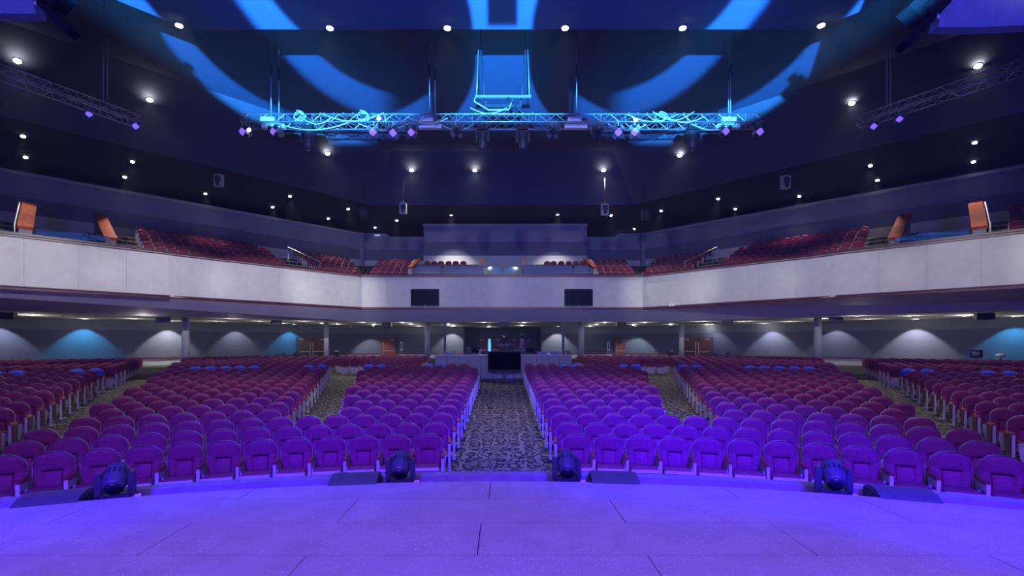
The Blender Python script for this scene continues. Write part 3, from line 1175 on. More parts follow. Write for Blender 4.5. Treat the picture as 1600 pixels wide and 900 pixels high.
NROW = 16
A1, A2, A3, A4 = (math.radians(k) for k in (12.3, 15.2, 27.3, 30.7))
for row in range(1, NROW + 1):
    r = R1 + 1.0 * (row - 1)
    for side in (-1, 1):
        a_in = math.asin(1.06 / r)
        if row >= 15 and side < 0:
            a_in = math.asin((1.06 + .565) / r)
        if row <= 3:
            fill(r, a_in, math.radians(30.6 - .8 * row), 'in', row, 'centre', side)
        else:
            fill(r, a_in, A1, 'in', row, 'centre', side)
            fill(r, A2, A3, 'in', row, 'side', side)
        if row >= 5:
            fill(r, A4, math.radians(47), 'in', row, 'far', side)
for k in range(9):
    r = R1 + 16.4 + 1.0 * k
    row = 17 + k
    for side in (-1, 1):
        a_b = math.asin(min(0.9, 5.0 / r))
        if k >= 4:
            fill(r, a_b, math.radians(15.6), 'in', row, 'rear centre', side)
        else:
            fill(r, a_b, math.radians(12.6), 'in', row, 'rear centre', side)
        fill(r, math.radians(15.4), math.radians(27.6), 'in', row, 'rear side', side)
        fill(r, math.radians(30.3), math.radians(44), 'in', row, 'rear far', side)


def seat_ok(s):
    p = s['p']
    if p.y < 2:
        return False
    x, y = project((p.x, p.y, floor_z(s['r']) + .7))
    if not (-90 < x < 1690):
        return False
    # keep clear of the rear wall
    if (abs(p.x) - 14.6) * 0.73 + (p.y - 46.5) * 0.683 > -1.2:
        return False
    # columns
    for cx, cd in ((-5.87, 37.9), (6.17, 37.9), (-13.48, 37.0), (13.72, 37.0), (-19.28, 29.4), (19.2, 29.4)):
        if abs(p.x - cx) < .62 and abs(p.y - cd) < .7:
            return False
    return True


seats = [s for s in seats if seat_ok(s)]
for s in seats:
    x, y = project((s['p'].x, s['p'].y, floor_z(s['r']) + .9))
    s['px'], s['py'] = x, y
    s['vis'] = -25 < x < 1625
    s['size'] = (FPX / s['p'].y) if s['vis'] else 0
order = sorted(seats, key=lambda s: -s['size'])
near = set(id(s) for s in order[:300])
BLK = {('centre', -1): 'left centre block', ('centre', 1): 'right centre block', ('side', -1): 'left side block', ('side', 1): 'right side block',
       ('far', -1): 'far left block', ('far', 1): 'far right block'}
BASE = {'centre': 'the centre aisle', 'side': 'the inner aisle', 'far': 'the outer aisle'}
occ = {}
for s in seats:
    occ[(s['row'], s['block'], s['side'], s['i'])] = s
stuff = MB()
SS = simple_seat()
SA_L, SA_R = simple_arm(-.28), simple_arm(.28)


def stamp(dst, src, M):
    o = len(dst.v)
    dst.v += [tuple(M @ Vector(p)) for p in src.v]
    dst.f += [[i + o for i in f] for f in src.f]
    dst.mi += src.mi
    dst.sm += src.sm


for s in seats:
    rz = -s['a'] + math.radians(random.uniform(-1.2, 1.2))
    z = floor_z(s['r'])
    p = (s['p'].x, s['p'].y, z)
    # one arm is shared by neighbours: each seat carries the arm toward the aisle, the last one also the other
    inner_is_left = s['side'] > 0
    outer_end = s['i'] == s['n'] - 1
    la = inner_is_left or outer_end
    ra = (not inner_is_left) or outer_end
    if id(s) in near:
        rown = 'front row' if s['row'] == 1 else ORD[s['row'] - 1] + ' row'
        lab = 'maroon seat, %s, %s, %s from %s' % (rown, BLK[(s['block'], s['side'])], ORD[s['i']], BASE[s['block']])
        st_ = full_seat(p, rz, lab, la, ra)
        if s['block'] == 'far' and s['i'] == 0:
            new_obj('end_board', ME_END, st_, ((-.318 if inner_is_left else .318), 0, 0))
    else:
        M = Matrix.Translation(p) @ Matrix.Rotation(rz, 4, 'Z')
        stamp(stuff, SS, M)
        if s['block'] == 'far' and s['i'] == 0:
            eb = MB().box(((-.318 if inner_is_left else .318), -.2, .41), (.024, .3, .38), 3)
            stamp(stuff, eb, M)
        if s['row'] < 20:
            if la:
                stamp(stuff, SA_L, M)
            if ra:
                stamp(stuff, SA_R, M)
o = stuff.build('theatre_seats_farther_back', [M_FAB, M_PLAST, M_METAL, M_WOOD], recalc=False)
tag(o, 'dense rows of maroon seats in the farther half of the main floor', 'seats')
o['kind'] = 'stuff'

# ------------------------------------------------------------------ RESERVED covers on the seat row before the cross aisle
txt = bpy.data.curves.new('reserved_text', 'FONT')
txt.body = 'RESERVED'
txt.size = 0.105
txt.align_x = 'CENTER'
txt.extrude = 0.002
tob = bpy.data.objects.new('reserved_text', txt)
COL.objects.link(tob)
bpy.context.view_layer.update()
ME_TXT = bpy.data.meshes.new_from_object(tob.evaluated_get(bpy.context.evaluated_depsgraph_get()))
ME_TXT.materials.clear()
ME_TXT.materials.append(M_WHITE)
bpy.data.objects.remove(tob)
# bend the lettering to the arch of the cover: raise towards the middle
for v in ME_TXT.vertices:
    x, y, zz = v.co
    v.co = (x * .80, -0.078 + lean(.84) - zz, 0.862 + y * .75 - 0.9 * (x * .80) ** 2)


def cover_mesh():
    m = MB()
    zs = [0.66, 0.74, 0.80, 0.85, 0.885, 0.915, 0.935, 0.947, 0.953]
    us = [-1, -.93, -.8, -.5, 0, .5, .8, .93, 1]
    w = len(us)
    for z in zs:
        h = half_w(min(z, .9495)) + .014
        for u in us:
            m.v.append((u * h, lean(z) - max(back_front(min(z, .949), u), .0) - .012, z + .006))
    nrow = len(zs)
    for z in zs:
        h = half_w(min(z, .9495)) + .014
        for u in us:
            m.v.append((u * h, lean(z) + .05, z + .006))
    for b in (0, nrow * w):
        for i in range(nrow - 1):
            for k in range(w - 1):
                a = b + i * w + k
                m.f.append([a, a + 1, a + w + 1, a + w])
                m.mi.append(0); m.sm.append(True)
    for i in range(nrow - 1):
        for k in (0, w - 1):
            a, c = i * w + k, nrow * w + i * w + k
            m.f.append([a, a + w, c + w, c]); m.mi.append(0); m.sm.append(True)
    for k in range(w - 1):
        a, c = (nrow - 1) * w + k, nrow * w + (nrow - 1) * w + k
        m.f.append([a, a + 1, c + 1, c]); m.mi.append(0); m.sm.append(True)
    return m


ME_COVER = cover_mesh().mesh('seat_cover', [M_BLUEF])
ME_PATCH = MB().box((0, -.088 + lean(.75), .755), (.085, .006, .06)).mesh('white_patch', [M_WHITE])
want = [(2, 580), (28, 580), (168, 577), (198, 577), (305, 575), (328, 575), (352, 574), (375, 574), (398, 574), (493, 573), (514, 572), (580, 571), (600, 571), (676, 571), (694, 571),
        (880, 571), (898, 571), (975, 572), (993, 572), (1055, 574), (1077, 573), (1169, 575), (1190, 575), (1214, 575), (1238, 575), (1262, 576), (1365, 580), (1393, 580), (1532, 581), (1565, 582), (1596, 584)]
r16 = [s for s in seats if s['row'] == NROW and s['block'] in ('centre', 'side', 'far')]
used = set()
for n_c, (x, y) in enumerate(want):
    s = min((q for q in r16 if id(q) not in used), key=lambda q: abs(q['px'] - x))
    used.add(id(s))
    half = 'left' if s['side'] < 0 else 'right'
    k = n_c if n_c < 15 else len(want) - 1 - n_c
    lab = 'blue RESERVED seat cover, %s from the %s edge of its row' % (ORD[k], half)
    t = thing('seat_cover', lab, 'seat cover', (s['p'].x, s['p'].y, floor_z(s['r'])), -s['a'], 'reserved seat covers')
    new_obj('cover_cloth', ME_COVER, t)
    new_obj('reserved_lettering', ME_TXT, t)
    new_obj('white_patch', ME_PATCH, t)

# ------------------------------------------------------------------ balcony seats
ME_BSEAT = None
bs = simple_seat()
stamp(bs, simple_arm(-.28), Matrix.Identity(4))
ME_BSEAT = bs.mesh('balcony_seat', [M_FAB, M_PLAST, M_METAL, M_WOOD])


def balcony_seat(p, rz, label):
    o = link('balcony_seat', ME_BSEAT, None, p, rz)
    tag(o, label, 'seat', 'theatre seats on the balcony')


wing_rz = math.atan2(0.751, 0.66)          # turn of the left wing seats
for side in (-1, 1):
    sd = 'left' if side < 0 else 'right'
    secs = (('outer wing', (228, 212), (465, 412)), ('inner wing', (505, 460), (574, 552)), ('end wing', (-6, -6), (-40, -40)))
    for nm, (xo0, xo6), (xi0, xi6) in secs:
        for k in range(ROWS_B):
            f = k / (ROWS_B - 1)
            ta = wing_t(xo0 + (xo6 - xo0) * f, bo[k])
            tb = wing_t(xi0 + (xi6 - xi0) * f, bo[k])
            if nm == 'end wing':
                ta, tb = ta + 1.8, ta
            n = int((ta - tb) / .57)
            if n < 1:
                continue
            for i in range(n):
                t = (ta - .28 - .57 * i) if nm != 'end wing' else (tb + .28 + .57 * i)
                p = wingpt(side, t, bo[k] + .25, bz[k])
                if not -15 < project(p)[0] < 1615:
                    continue
                balcony_seat(p, -side * wing_rz, 'balcony seat, %s %s section, %s row up, %s from its outer end' % (sd, nm, ORD[k], ORD[i]))
    for k in range(6):
        for i in range(5):
            x = side * (7.45 + .57 * i + .13 * k)
            balcony_seat((x, FD + bo[k] + .25, bz[k]), 0.0, 'balcony seat beside the %s middle stair, %s row up, %s from the stair' % (sd, ORD[k], ORD[i]))
    for i in range(6):
        xs = (668, 678.5, 689, 701, 712, 724)[i] if side < 0 else (855, 865, 877, 889, 900, 911)[i]
        balcony_seat(((xs - PX) / FPX * 38.0, 38.0, 8.02), 0.0, 'balcony seat behind the %s low front wall, %s from the left' % (sd, ORD[i]))

# ------------------------------------------------------------------ balcony stair walls with wooden caps, low front walls, glass
for side in (-1, 1):
    sd = 'left' if side < 0 else 'right'
    for nm, f_t, b_t in (('inner', VT0, 13.9), ('outer', 17.06, 16.68)):
        t = thing('stair_wall', '%s stair side wall with slanting red wooden cap, %s balcony wing' % (nm, sd), 'stair wall', group='balcony stair walls')
        A = wingpt(side, f_t, 1.0)
        Bp = wingpt(side, b_t, 4.2)
        w = Vector((side * UX, UY, 0)) * 0.22
        zs = (6.3, 7.80, 9.6)
        v = [(A.x - w.x, A.y - w.y, zs[0]), (A.x + w.x, A.y + w.y, zs[0]), (A.x + w.x, A.y + w.y, zs[1]), (A.x - w.x, A.y - w.y, zs[1]),
             (Bp.x - w.x, Bp.y - w.y, zs[0]), (Bp.x + w.x, Bp.y + w.y, zs[0]), (Bp.x + w.x, Bp.y + w.y, zs[2]), (Bp.x - w.x, Bp.y - w.y, zs[2])]
        F = [(0, 1, 2, 3), (4, 5, 6, 7), (0, 1, 5, 4), (1, 2, 6, 5), (2, 3, 7, 6), (3, 0, 4, 7)]
        MB().add(v, F).build('wall_body', M_W3, t)
        w2 = w * 1.25
        v = []
        for q, z in ((A, zs[1]), (Bp, zs[2])):
            for s_ in (-1, 1):
                for dz in (0, .16):
                    v.append((q.x + s_ * w2.x, q.y + s_ * w2.y, z + dz))
        # wooden cap, and its front drop so that the wood shows to the hall
        mcap = MB().add(v, [(0, 2, 3, 1), (4, 5, 7, 6), (0, 1, 5, 4), (2, 6, 7, 3), (1, 3, 7, 5), (0, 4, 6, 2)])
        mcap.build('wood_cap', M_CAPW, t)
        hr = MB()
        q0 = A + w * 1.6
        q1 = Bp + w * 1.6
        if nm == 'outer':
            hr.tube([(q0.x, q0.y, 7.0), (q0.x, q0.y, 8.0), (q1.x, q1.y, 9.7)], .03, 6)
            hr.build('handrail', M_METAL, t)
    # glass guard across the stair opening
    g = thing('glass_guard', 'clear glass guard above the cap rail before the %s balcony stair' % sd, 'glass guard', group='balcony glass guards')
    a, b = wingpt(side, VT0 + .2, .03), wingpt(side, VT1 - .2, .03)
    th = Vector((side * NX, NY, 0)) * .012
    MB().add([(a.x, a.y, 7.44), (b.x, b.y, 7.44), (b.x, b.y, 7.80), (a.x, a.y, 7.80), (a.x + th.x, a.y + th.y, 7.44), (b.x + th.x, b.y + th.y, 7.44), (b.x + th.x, b.y + th.y, 7.80), (a.x + th.x, a.y + th.y, 7.80)],
             [(0, 1, 2, 3), (4, 7, 6, 5), (0, 4, 5, 1), (1, 5, 6, 2), (2, 6, 7, 3), (3, 7, 4, 0)]).build('pane', M_GLASS, g)
    # aisle rails
    t = thing('aisle_rail', 'pale steel handrail in the %s balcony aisle' % sd, 'handrail', group='balcony aisle rails')
    q0, q1 = wingpt(side, wing_t(500, 3.2), 3.2), wingpt(side, wing_t(450, 6.5), 6.5)
    MB().tube([(q0.x, q0.y, 7.2), (q0.x, q0.y, 8.5), (q1.x, q1.y, 9.9), (q1.x, q1.y, 8.6)], .03, 6).build('rail_tube', M_METAL, t)
    # middle: slanting stair wall, low wall with cap and pier
    t = thing('stair_wall', 'short stair wall with slanting wood cap beside the %s low front wall' % sd, 'stair wall', group='balcony stair walls')
    x = side * 6.75
    MB().add([(x - .12, 35.2, 6.4), (x + .12, 35.2, 6.4), (x + .12, 35.2, 7.95), (x - .12, 35.2, 7.95), (x - .12, 37.4, 6.4), (x + .12, 37.4, 6.4), (x + .12, 37.4, 9.0), (x - .12, 37.4, 9.0)],
             [(0, 1, 2, 3), (4, 5, 6, 7), (0, 1, 5, 4), (1, 2, 6, 5), (2, 3, 7, 6), (3, 0, 4, 7)]).build('wall_body', M_W1, t)
    MB().add([(x - .16, 35.2, 7.95), (x + .16, 35.2, 7.95), (x + .16, 35.2, 8.07), (x - .16, 35.2, 8.07), (x - .16 - side * .35, 37.4, 9.0), (x + .16 - side * .35, 37.4, 9.0), (x + .16 - side * .35, 37.4, 9.12), (x - .16 - side * .35, 37.4, 9.12)],
             [(0, 1, 2, 3), (4, 5, 6, 7), (0, 1, 5, 4), (1, 2, 6, 5), (2, 3, 7, 6), (3, 0, 4, 7)]).build('wood_cap', M_CAPW, t)
    t = thing('low_wall', 'low grey wall with dark wood cap before the %s middle balcony seats' % sd, 'low wall', (0, 37.0, 6.64), group='low walls at mid balcony')
    x0, x1 = 1.55, 6.6
    MB().box((side * (x0 + x1) / 2, 0, .9), (x1 - x0, .2, 1.8)).build('wall_body', M_W3, t)
    MB().box((side * (x0 + x1) / 2, 0, 1.83), (x1 - x0 + .1, .3, .07)).build('wood_cap', M_WOODD, t)
    MB().box((side * 1.6, .0, 1.2), (.3, .26, 2.4)).build('pier', M_W3, t)
    MB().box((side * 1.6, -.02, 2.15), (.34, .3, .62)).build('pier_cap', M_WOOD, t)
    MB().box((side * 4.1, 1.3, .68), (5.2, 2.4, 1.36)).build('seat_platform', M_CARPET, t)
g = thing('glass_guard', 'clear glass guard at the middle of the balcony between the piers', 'glass guard', group='balcony glass guards')
MB().box((0.2, FD + .03, 7.68), (2.6, .012, .5)).build('pane', M_GLASS, g)
for x, sd in ((691, 'left'), (896, 'right')):
    t = thing('microphone_stand', 'small dark microphone on a stand at the %s balcony front' % sd, 'microphone', (at_depth(x, 430, 35.2).x, 35.2, 6.64), group='balcony microphones')
    MB().cyl((0, 0, 0), (0, 0, 1.35), .018, 6).build('stand', M_BLACK, t)
    MB().lathe([(.02, 1.3), (.07, 1.38), (.08, 1.5), (.03, 1.58)], n=10).build('head', M_BLACK, t)

# ------------------------------------------------------------------ screens
for x, sd in ((664, 'left'), (904, 'right')):
    p = at_depth(x, 465, FD - .12)
    t = thing('wall_monitor', 'large dark flat screen on the balcony face, %s of the pair' % sd, 'screen', (p.x, p.y, p.z), group='screens on the balcony face')
    MB().box((0, 0, 0), (2.02, .10, 1.20)).build('bezel', M_BLACK, t)
    MB().box((0, -.055, .02), (1.93, .012, 1.10)).build('display', M_SCREEN, t)
    MB().box((0, -.06, -.565), (.12, .02, .03)).build('logo_strip', M_STEEL, t)
    MB().box((0, .08, 0), (.6, .10, .5)).build('wall_bracket', M_BLACK2, t)

pw_ = wingpt(1, wing_t(2 * PX - 1050, -.12), -.12)
t = thing('sensor_box', 'tiny white box fixed at the foot of the right balcony face', 'sensor', (pw_.x, pw_.y, 5.02), -math.atan2(.751, .66))
MB().prism(rounded(.34, .16, .05, 3, 0, .08), -.09, .08).build('housing', M_WHITE, t)
MB().box((0, .09, .06), (.12, .06, .1)).build('bracket', M_STEEL, t)

# ------------------------------------------------------------------ sound booth
BZ = floor_z(32.3)
booth = thing('sound_booth', 'long grey panelled sound booth counter at the end of the centre aisle', 'booth', (0.05, 24.9, BZ - .05))
MB().box((0, .30, .66), (6.9, .5, 1.26)).build('body', M_GREYB, booth)
for k in range(12):
    w = 6.96 / 12
    MB().box((-3.48 + w * (k + .5), 0.02, .70), (w - .03, .05, 1.10)).build('front_panel', M_BOOTH, booth)
MB().box((0, 0.03, .08), (6.98, .04, .14)).build('kick_board', M_BLACK2, booth)
MB().box((0, .3, 1.32), (7.1, .7, .10)).build('counter_top', M_BOOTHT, booth)
for s_ in (-1, 1):
    MB().box((s_ * 3.49, 1.3, .70), (.05, 2.5, 1.2)).build('side_panel', M_BOOTH, booth)
zt = BZ - .05 + 1.37
t = thing('stand_screen', 'big black screen on a wheeled stand before the sound booth', 'screen', (0.1, 24.2, BZ - .02))
MB().box((0, 0, 1.05), (1.68, .09, .96)).build('bezel', M_BLACK, t)
MB().box((0, -.05, 1.05), (1.60, .012, .88)).build('display', mat('unlit_black_screen', (0.001, 0.001, 0.0015), 0.6, spec=0.0), t)
MB().box((-.0, .06, .55), (.10, .08, 1.1)).build('pole', M_BLACK2, t)
st = MB().box((0, .0, .05), (.95, .08, .06)).box((-.42, 0, .05), (.07, .6, .05)).box((.42, 0, .05), (.07, .6, .05)).build('base', M_BLACK2, t)
for xx in (-.42, .42):
    for yy in (-.27, .27):
        MB().cyl((xx - .02, yy, .035), (xx + .02, yy, .035), .035, 8).build('caster', M_BLACK, st)


def desk_item(name, label, cat, x, d=25.2):
    return thing(name, label, cat, ((x - PX) / FPX * d, d, zt))


t = desk_item('equipment_case', 'small grey case at the left end of the booth counter', 'case', 703)
MB().box((0, 0, .09), (.54, .3, .18)).build('shell', M_BOOTH, t)
MB().box((0, -.155, .12), (.08, .02, .03)).build('latch', M_STEEL, t)
t = desk_item('mixing_desk_cover', 'wide dark blue desk hood toward the right of the booth counter', 'console', 857)
MB().prism([(-.6, 0), (.6, 0), (.58, .16), (-.58, .16)], -.15, .15).build('hood', mat('hood_blue_grey', (.13, .14, .3), .5), t)
MB().box((.0, -.155, .05), (.17, .012, .07)).build('name_plate', M_WHITE, t)
t = desk_item('laptop', 'open dark laptop at the right end of the booth counter', 'laptop', 885)
MB().box((0, 0, .012), (.38, .26, .024)).build('keyboard', M_BLACK2, t)
MB().box((0, -.12, .10), (.40, .02, .22), 0, Matrix.Rotation(-.2, 3, 'X')).build('lid', M_BLACK2, t)
MB().box((-.05, -.155, .07), (.07, .012, .04)).build('logo_strip', M_WHITE, t)
t = desk_item('desk_lamp_stand', 'small white forked stand on the booth counter', 'stand', 750)
MB().cyl((0, 0, 0), (0, 0, .16), .015, 6).build('stem', M_WHITE, t)
MB().cyl((0, 0, .15), (-.09, 0, .28), .016, 6).build('arm', M_WHITE, t)
MB().cyl((0, 0, .15), (.09, 0, .28), .016, 6).build('arm', M_WHITE, t)
MB().cyl((0, 0, 0), (0, 0, .02), .07, 12).build('foot', M_WHITE, t)
for x, lab in ((741, 'dark monitor and gear cluster left of the stand screen'), (825, 'dark monitor and gear cluster right of the stand screen')):
    t = desk_item('control_monitor', lab, 'monitor', x, 25.6)
    MB().box((.1, 0, .22), (.48, .06, .30)).build('screen_housing', M_BLACK2, t)
    MB().box((.1, -.035, .22), (.44, .012, .26)).build('display', M_FIXT, t)
    MB().box((.1, .03, .04), (.08, .06, .10)).build('neck', M_BLACK, t)
    MB().box((.1, 0, .01), (.26, .2, .02)).build('foot', M_BLACK, t)
    sp_ = MB().box((-.30, 0, .18), (.20, .2, .36)).build('side_speaker', M_BLACK, t)
    MB().cyl((-.30, -.105, .22), (-.30, -.09, .22), .07, 12).build('cone', M_GREYB, sp_)
    MB().box((-.42, .02, .34), (.05, .05, .12)).build('gear_light', mat('cyan_gear', (.05, .25, .4), .4), t)
for x, hh, lab in ((788, 1.05, 'dark camera head on a stout pole behind the stand screen'), (816, 1.12, 'round-headed dark camera on a tripod right of the stand screen')):
    t = desk_item('camera_on_pole', lab, 'camera', x, 26.0)
    MB().cyl((0, 0, -1.28), (0, 0, hh - .45), .05, 8).build('pole', M_BLACK2, t)
    if x == 788:
        MB().lathe([(.08, hh - .42), (.12, hh - .36), (.12, hh - .12), (.09, hh - .06), (.05, hh - .02)], n=12).build('camera_head', M_BLACK, t)
        MB().cyl((0, -.12, hh - .10), (0, -.14, hh - .10), .03, 8).build('lens', M_STEEL, t)
        MB().box((0, 0, hh - .55), (.5, .08, .14)).build('cross_bar', M_BLACK2, t)
        for s_ in (-1, 1):
            MB().box((s_ * .28, 0, hh - .62), (.10, .12, .3)).build('handle_grip', M_BLACK, t)
    else:
        MB().lathe([(.03, hh - .28), (.10, hh - .24), (.13, hh - .14), (.10, hh - .04), (.03, hh)], n=12).build('camera_head', M_BLACK, t)
        MB().box((0, 0, hh - .45), (.16, .2, .34)).build('camera_body', M_BLACK2, t)
        for q in (-1, 1):
            MB().cyl((0, 0, hh - .55), (q * .3, -.1, -1.28), .025, 6).build('tripod_leg', M_BLACK2, t)
        MB().cyl((0, 0, hh - .55), (0, .3, -1.28), .025, 6).build('tripod_leg', M_STEEL, t)
# little tables and cases by the rear wall
for x, lab, dd in ((526, 'small dark lectern by the left slim column', 35.5), (1048, 'small dark lectern by the right slim column', 35.5), (1525, 'dark notice sign with white lettering by the right rear wall', 26.6)):
    z0 = floor_z(math.hypot((x - PX) / FPX * dd, dd + 7.5))
    t = thing('lectern' if dd > 30 else 'sign_stand', lab, 'lectern' if dd > 30 else 'sign', ((x - PX) / FPX * dd, dd, z0))
    if dd > 30:
        MB().box((0, 0, .5), (.35, .3, 1.0)).build('body', M_BLACK2, t)
        MB().box((0, -.03, 1.04), (.46, .36, .05), 0, Matrix.Rotation(.3, 3, 'X')).build('top', M_GREYB, t)
        MB().box((.02, -.1, 1.12), (.2, .1, .06)).build('paper', M_WHITE, t)
    else:
        bd = MB().box((0, 0, 1.15), (.72, .05, .42)).build('sign_board', mat('navy_sign', (.01, .02, .09), .5), t)
        MB().box((0, .0, .47), (.06, .05, .95)).build('post', M_BLACK2, t)
        MB().box((0, 0, .02), (.5, .3, .04)).build('base', M_BLACK2, t)
        for k in range(3):
            MB().box((-.05, -.03, 1.25 - .08 * k), (.5 - .08 * k, .01, .025)).build('lettering_line', M_WHITE, bd)
t = thing('wall_basin', 'small white fixture on a stand at the far right rear wall', 'fixture', ((1563 - PX) / FPX * 26.8, 26.8, .75))
MB().cyl((0, 0, 0), (0, 0, 1.0), .04, 8).build('stem', M_GREYB, t)
MB().lathe([(.05, .98), (.2, 1.08), (.22, 1.16), (.1, 1.22)], n=14).build('bowl', M_WHITE, t)
for x, sd, d in ((453, 'left', 33.5), (1128, 'right', 33.5)):
    t = thing('equipment_cart', 'small dark cart with yellow base by the %s double doors' % sd, 'cart', ((x - PX) / FPX * d, d, .72))
    for sx_ in (-.4, .4):
        MB().box((sx_, 0, .65), (.05, .4, 1.0)).build('upright', M_BLACK2, t)
    MB().box((0, 0, .95), (.85, .42, .05)).build('shelf', M_BLACK2, t)
    MB().box((0, 0, .30), (.85, .42, .12)).build('tray', mat('yellow_tray', (.55, .42, .06), .5), t)
    for sx_ in (-.36, .36):
        MB().cyl((sx_ - .03, 0, .1), (sx_ + .03, 0, .1), .1, 10).build('wheel', M_BLACK, t)

# ------------------------------------------------------------------ speakers under the balcony lip
SPK = [(10, 490.5, 'leftmost'), (255, 498, 'second from the left'), (432, 503, 'third from the left'), (605, 507, 'fourth from the left'), (788, 508, 'middle'),
       (970, 507, 'fourth from the right'), (1137, 503.5, 'third from the right'), (1306, 498, 'second from the right'), (1538, 490, 'rightmost')]
for x, y, w_ in SPK:
    # hung just behind the lip
    q = (x - PX) / FPX
    side = 1 if q > 0 else -1
    if abs(q) < 10.3 / 36.0:
        d = 36.5
        rz = 0
    else:
        a = abs(q)
        tt = (a * 36.0 - 10.3) / (.717 + a * .697)
        d = 36.0 - .697 * tt + .3
        rz = -side * math.atan2(.697, .717) * .6
    t = thing('fill_speaker', 'black box speaker hung under the balcony lip, %s of nine' % w_, 'speaker', (q * d, d, Z_UC - (.345 if rz == 0 else .40)), rz, 'speakers under the balcony lip')
    cab = MB().prism(rounded(.66, .33, .03, 2, 0, .165), -.2, .2).build('cabinet', M_BLACK, t)
    MB().prism(rounded(.6, .27, .02, 2, 0, .165), -.215, -.195).build('grille', M_BLACK, t)
    MB().box((-.2, .05, .345), (.04, .06, .04)).build('bracket', M_BLACK2, t)
    MB().box((.2, .05, .345), (.04, .06, .04)).build('bracket', M_BLACK2, t)

# ------------------------------------------------------------------ lamps
def downlight(p, label, group, r=0.13, power=300.0, color=(1, .9, .75), angle=80, lens=None, tilt=None, cat='ceiling light'):
    t = thing('downlight', label, cat, p, 0.0, group)
    up = Vector(tilt if tilt else (0, 0, -1)).normalized()
    q = up.to_track_quat('-Z', 'Y').to_matrix().to_4x4()
    MB().lathe([(r * 1.35, -.005), (r * 1.35, .03), (r * 1.05, .035), (r * 1.05, .0)], q, 16).build('trim_ring', M_BLACK2, t)
    MB().cyl(q @ Vector((0, 0, -.02)), q @ Vector((0, 0, .01)), r, 16).build('lens', lens or M_LAMP, t)
    if power:
        off = q @ Vector((0, 0, -.05))
        spot_light('downlight_beam', off, off + Vector((up.x, up.y, up.z)), power, color, angle, .8, r * .6, t)
    return t


WARM = (1.0, 0.90, 0.76)
for k, x in enumerate((285, 518, 700, 882, 1064, 1278)):
    p = on_plane(x, 47 if 300 < x < 1250 else 43, A_Z)
    downlight((p.x, p.y - .14, A_Z - .03), 'bright downlight on the near ceiling edge, %s from the left' % ORD[k], 'downlights on the near ceiling edge', .09, 1500, WARM, 66)
BUL = [(27, 95), (234, 156), (512, 240), (643, 266), (742, 266), (943, 266), (1062, 243), (1331, 161), (1528, 103)]
for k, (x, y) in enumerate(BUL):
    # find the bulkhead at this picture point: march the depth until it meets the slanting face
    def inside(d):
        p = at_depth(x, y, d)
        f = (B_Z - p.z) / (B_Z - DC_Z)
        cx = 8.07 + (10.05 - 8.07) * f
        D = 35.2 + (37.0 - 35.2) * f
        if abs(p.x) <= cx:
            return p.y >= D
        return (abs(p.x) - cx) * .727 + (p.y - D) * .687 >= 0
    lo, hi = 8.0, 60.0
    for _ in range(40):
        mid = (lo + hi) / 2
        if inside(mid):
            hi = mid
        else:
            lo = mid
    p = at_depth(x, y, lo - .25)
    side = 1 if p.x > 0 else -1
    tl = Vector((0, -.35, -1)) if abs(p.x) < 9.3 else Vector((-side * .26, -.26, -1))
    downlight(p, 'bright star-like lamp on the dark bulkhead, %s from the left' % ORD[k], 'lamps on the bulkhead', .14, 3000, WARM, 75, tilt=tl)
DCL = [(36, 212), (40, 245), (207, 252), (195, 276), (321, 302), (453, 306), (426, 323), (544, 326), (513, 341), (620, 344), (586, 355), (705, 336), (871, 335), (955, 336), (991, 357), (1033, 329), (1122, 310),
       (1149, 326), (1249, 306), (1360, 258), (1371, 281), (1521, 252), (1523, 222)]
DCL.sort()
for k, (x, y) in enumerate(DCL):
    p = on_plane(x, y, DC_Z)
    wash = x in (705, 871)
    downlight((p.x, p.y, DC_Z - .03), 'small recessed downlight in the dark balcony ceiling, %s from the left' % ORD[k], 'downlights over the balcony', .10, 3200 if wash else (1200 if x < 60 or x > 1500 else 3600), (1.0, .93, .84), 86 if wash else 46, M_LAMPS,
              None if wash else ((0, -.42, -1) if abs(p.x) < 11 else ((-.3 if p.x > 0 else .3), -.3, -1)))
UCL = [(47, 491), (51, 492.5), (131, 497.5), (209, 497.5), (224, 492.5), (268, 501), (336, 501.5), (364, 497.5), (405, 501.5), (441, 505), (475, 501.5), (503, 505), (527, 507), (547, 510), (567, 504), (585, 507.5), (629, 504), (642, 507), (654, 510),
       (701, 507.5), (709, 509.5), (756, 504), (764, 511), (815, 509), (819, 504), (864, 511), (922, 510), (932, 507.5), (945, 504), (990, 507.5), (1007, 504), (1048, 507.5), (1096, 502), (1105, 507.5), (1165, 502), (1195, 505),
       (1234, 502), (1284, 497.5), (1340, 493), (1357, 498), (1424, 493), (1432, 498), (1509, 493), (1508, 491.5), (1592, 493)]
DL = MB().box((0, 0, 0), (.34, .34, .02)).mesh('lamp_panel', [M_LAMPS])
n_l = 0
for k, (x, y) in enumerate(sorted(UCL)):
    p = on_plane(x, y, Z_UC)
    half = 'left' if k < 23 else 'right'
    kk = k if k < 23 else len(UCL) - 1 - k
    t = thing('ceiling_lamp', 'small lamp in the ceiling under the balcony, %s from the %s edge' % (ORD[kk], half), 'ceiling light', (p.x, p.y, Z_UC - .02), 0, 'lamps under the balcony')
    MB().lathe([(.17, -.02), (.17, .0), (.13, .005), (.13, -.015)], None, 14).build('trim_ring', M_WHITE, t)
    MB().cyl((0, 0, -.018), (0, 0, -.008), .13, 14).build('lens', M_LAMPS, t)
    lt = bpy.data.lights.new('ceiling_lamp_glow', 'POINT')
    lt.energy = 20.0
    lt.color = (1, .95, .87)
    lt.shadow_soft_size = .08
    lo_ = bpy.data.objects.new('ceiling_lamp_glow', lt)
    COL.objects.link(lo_)
    lo_.parent = t
    lo_.location = (0, 0, -.30)
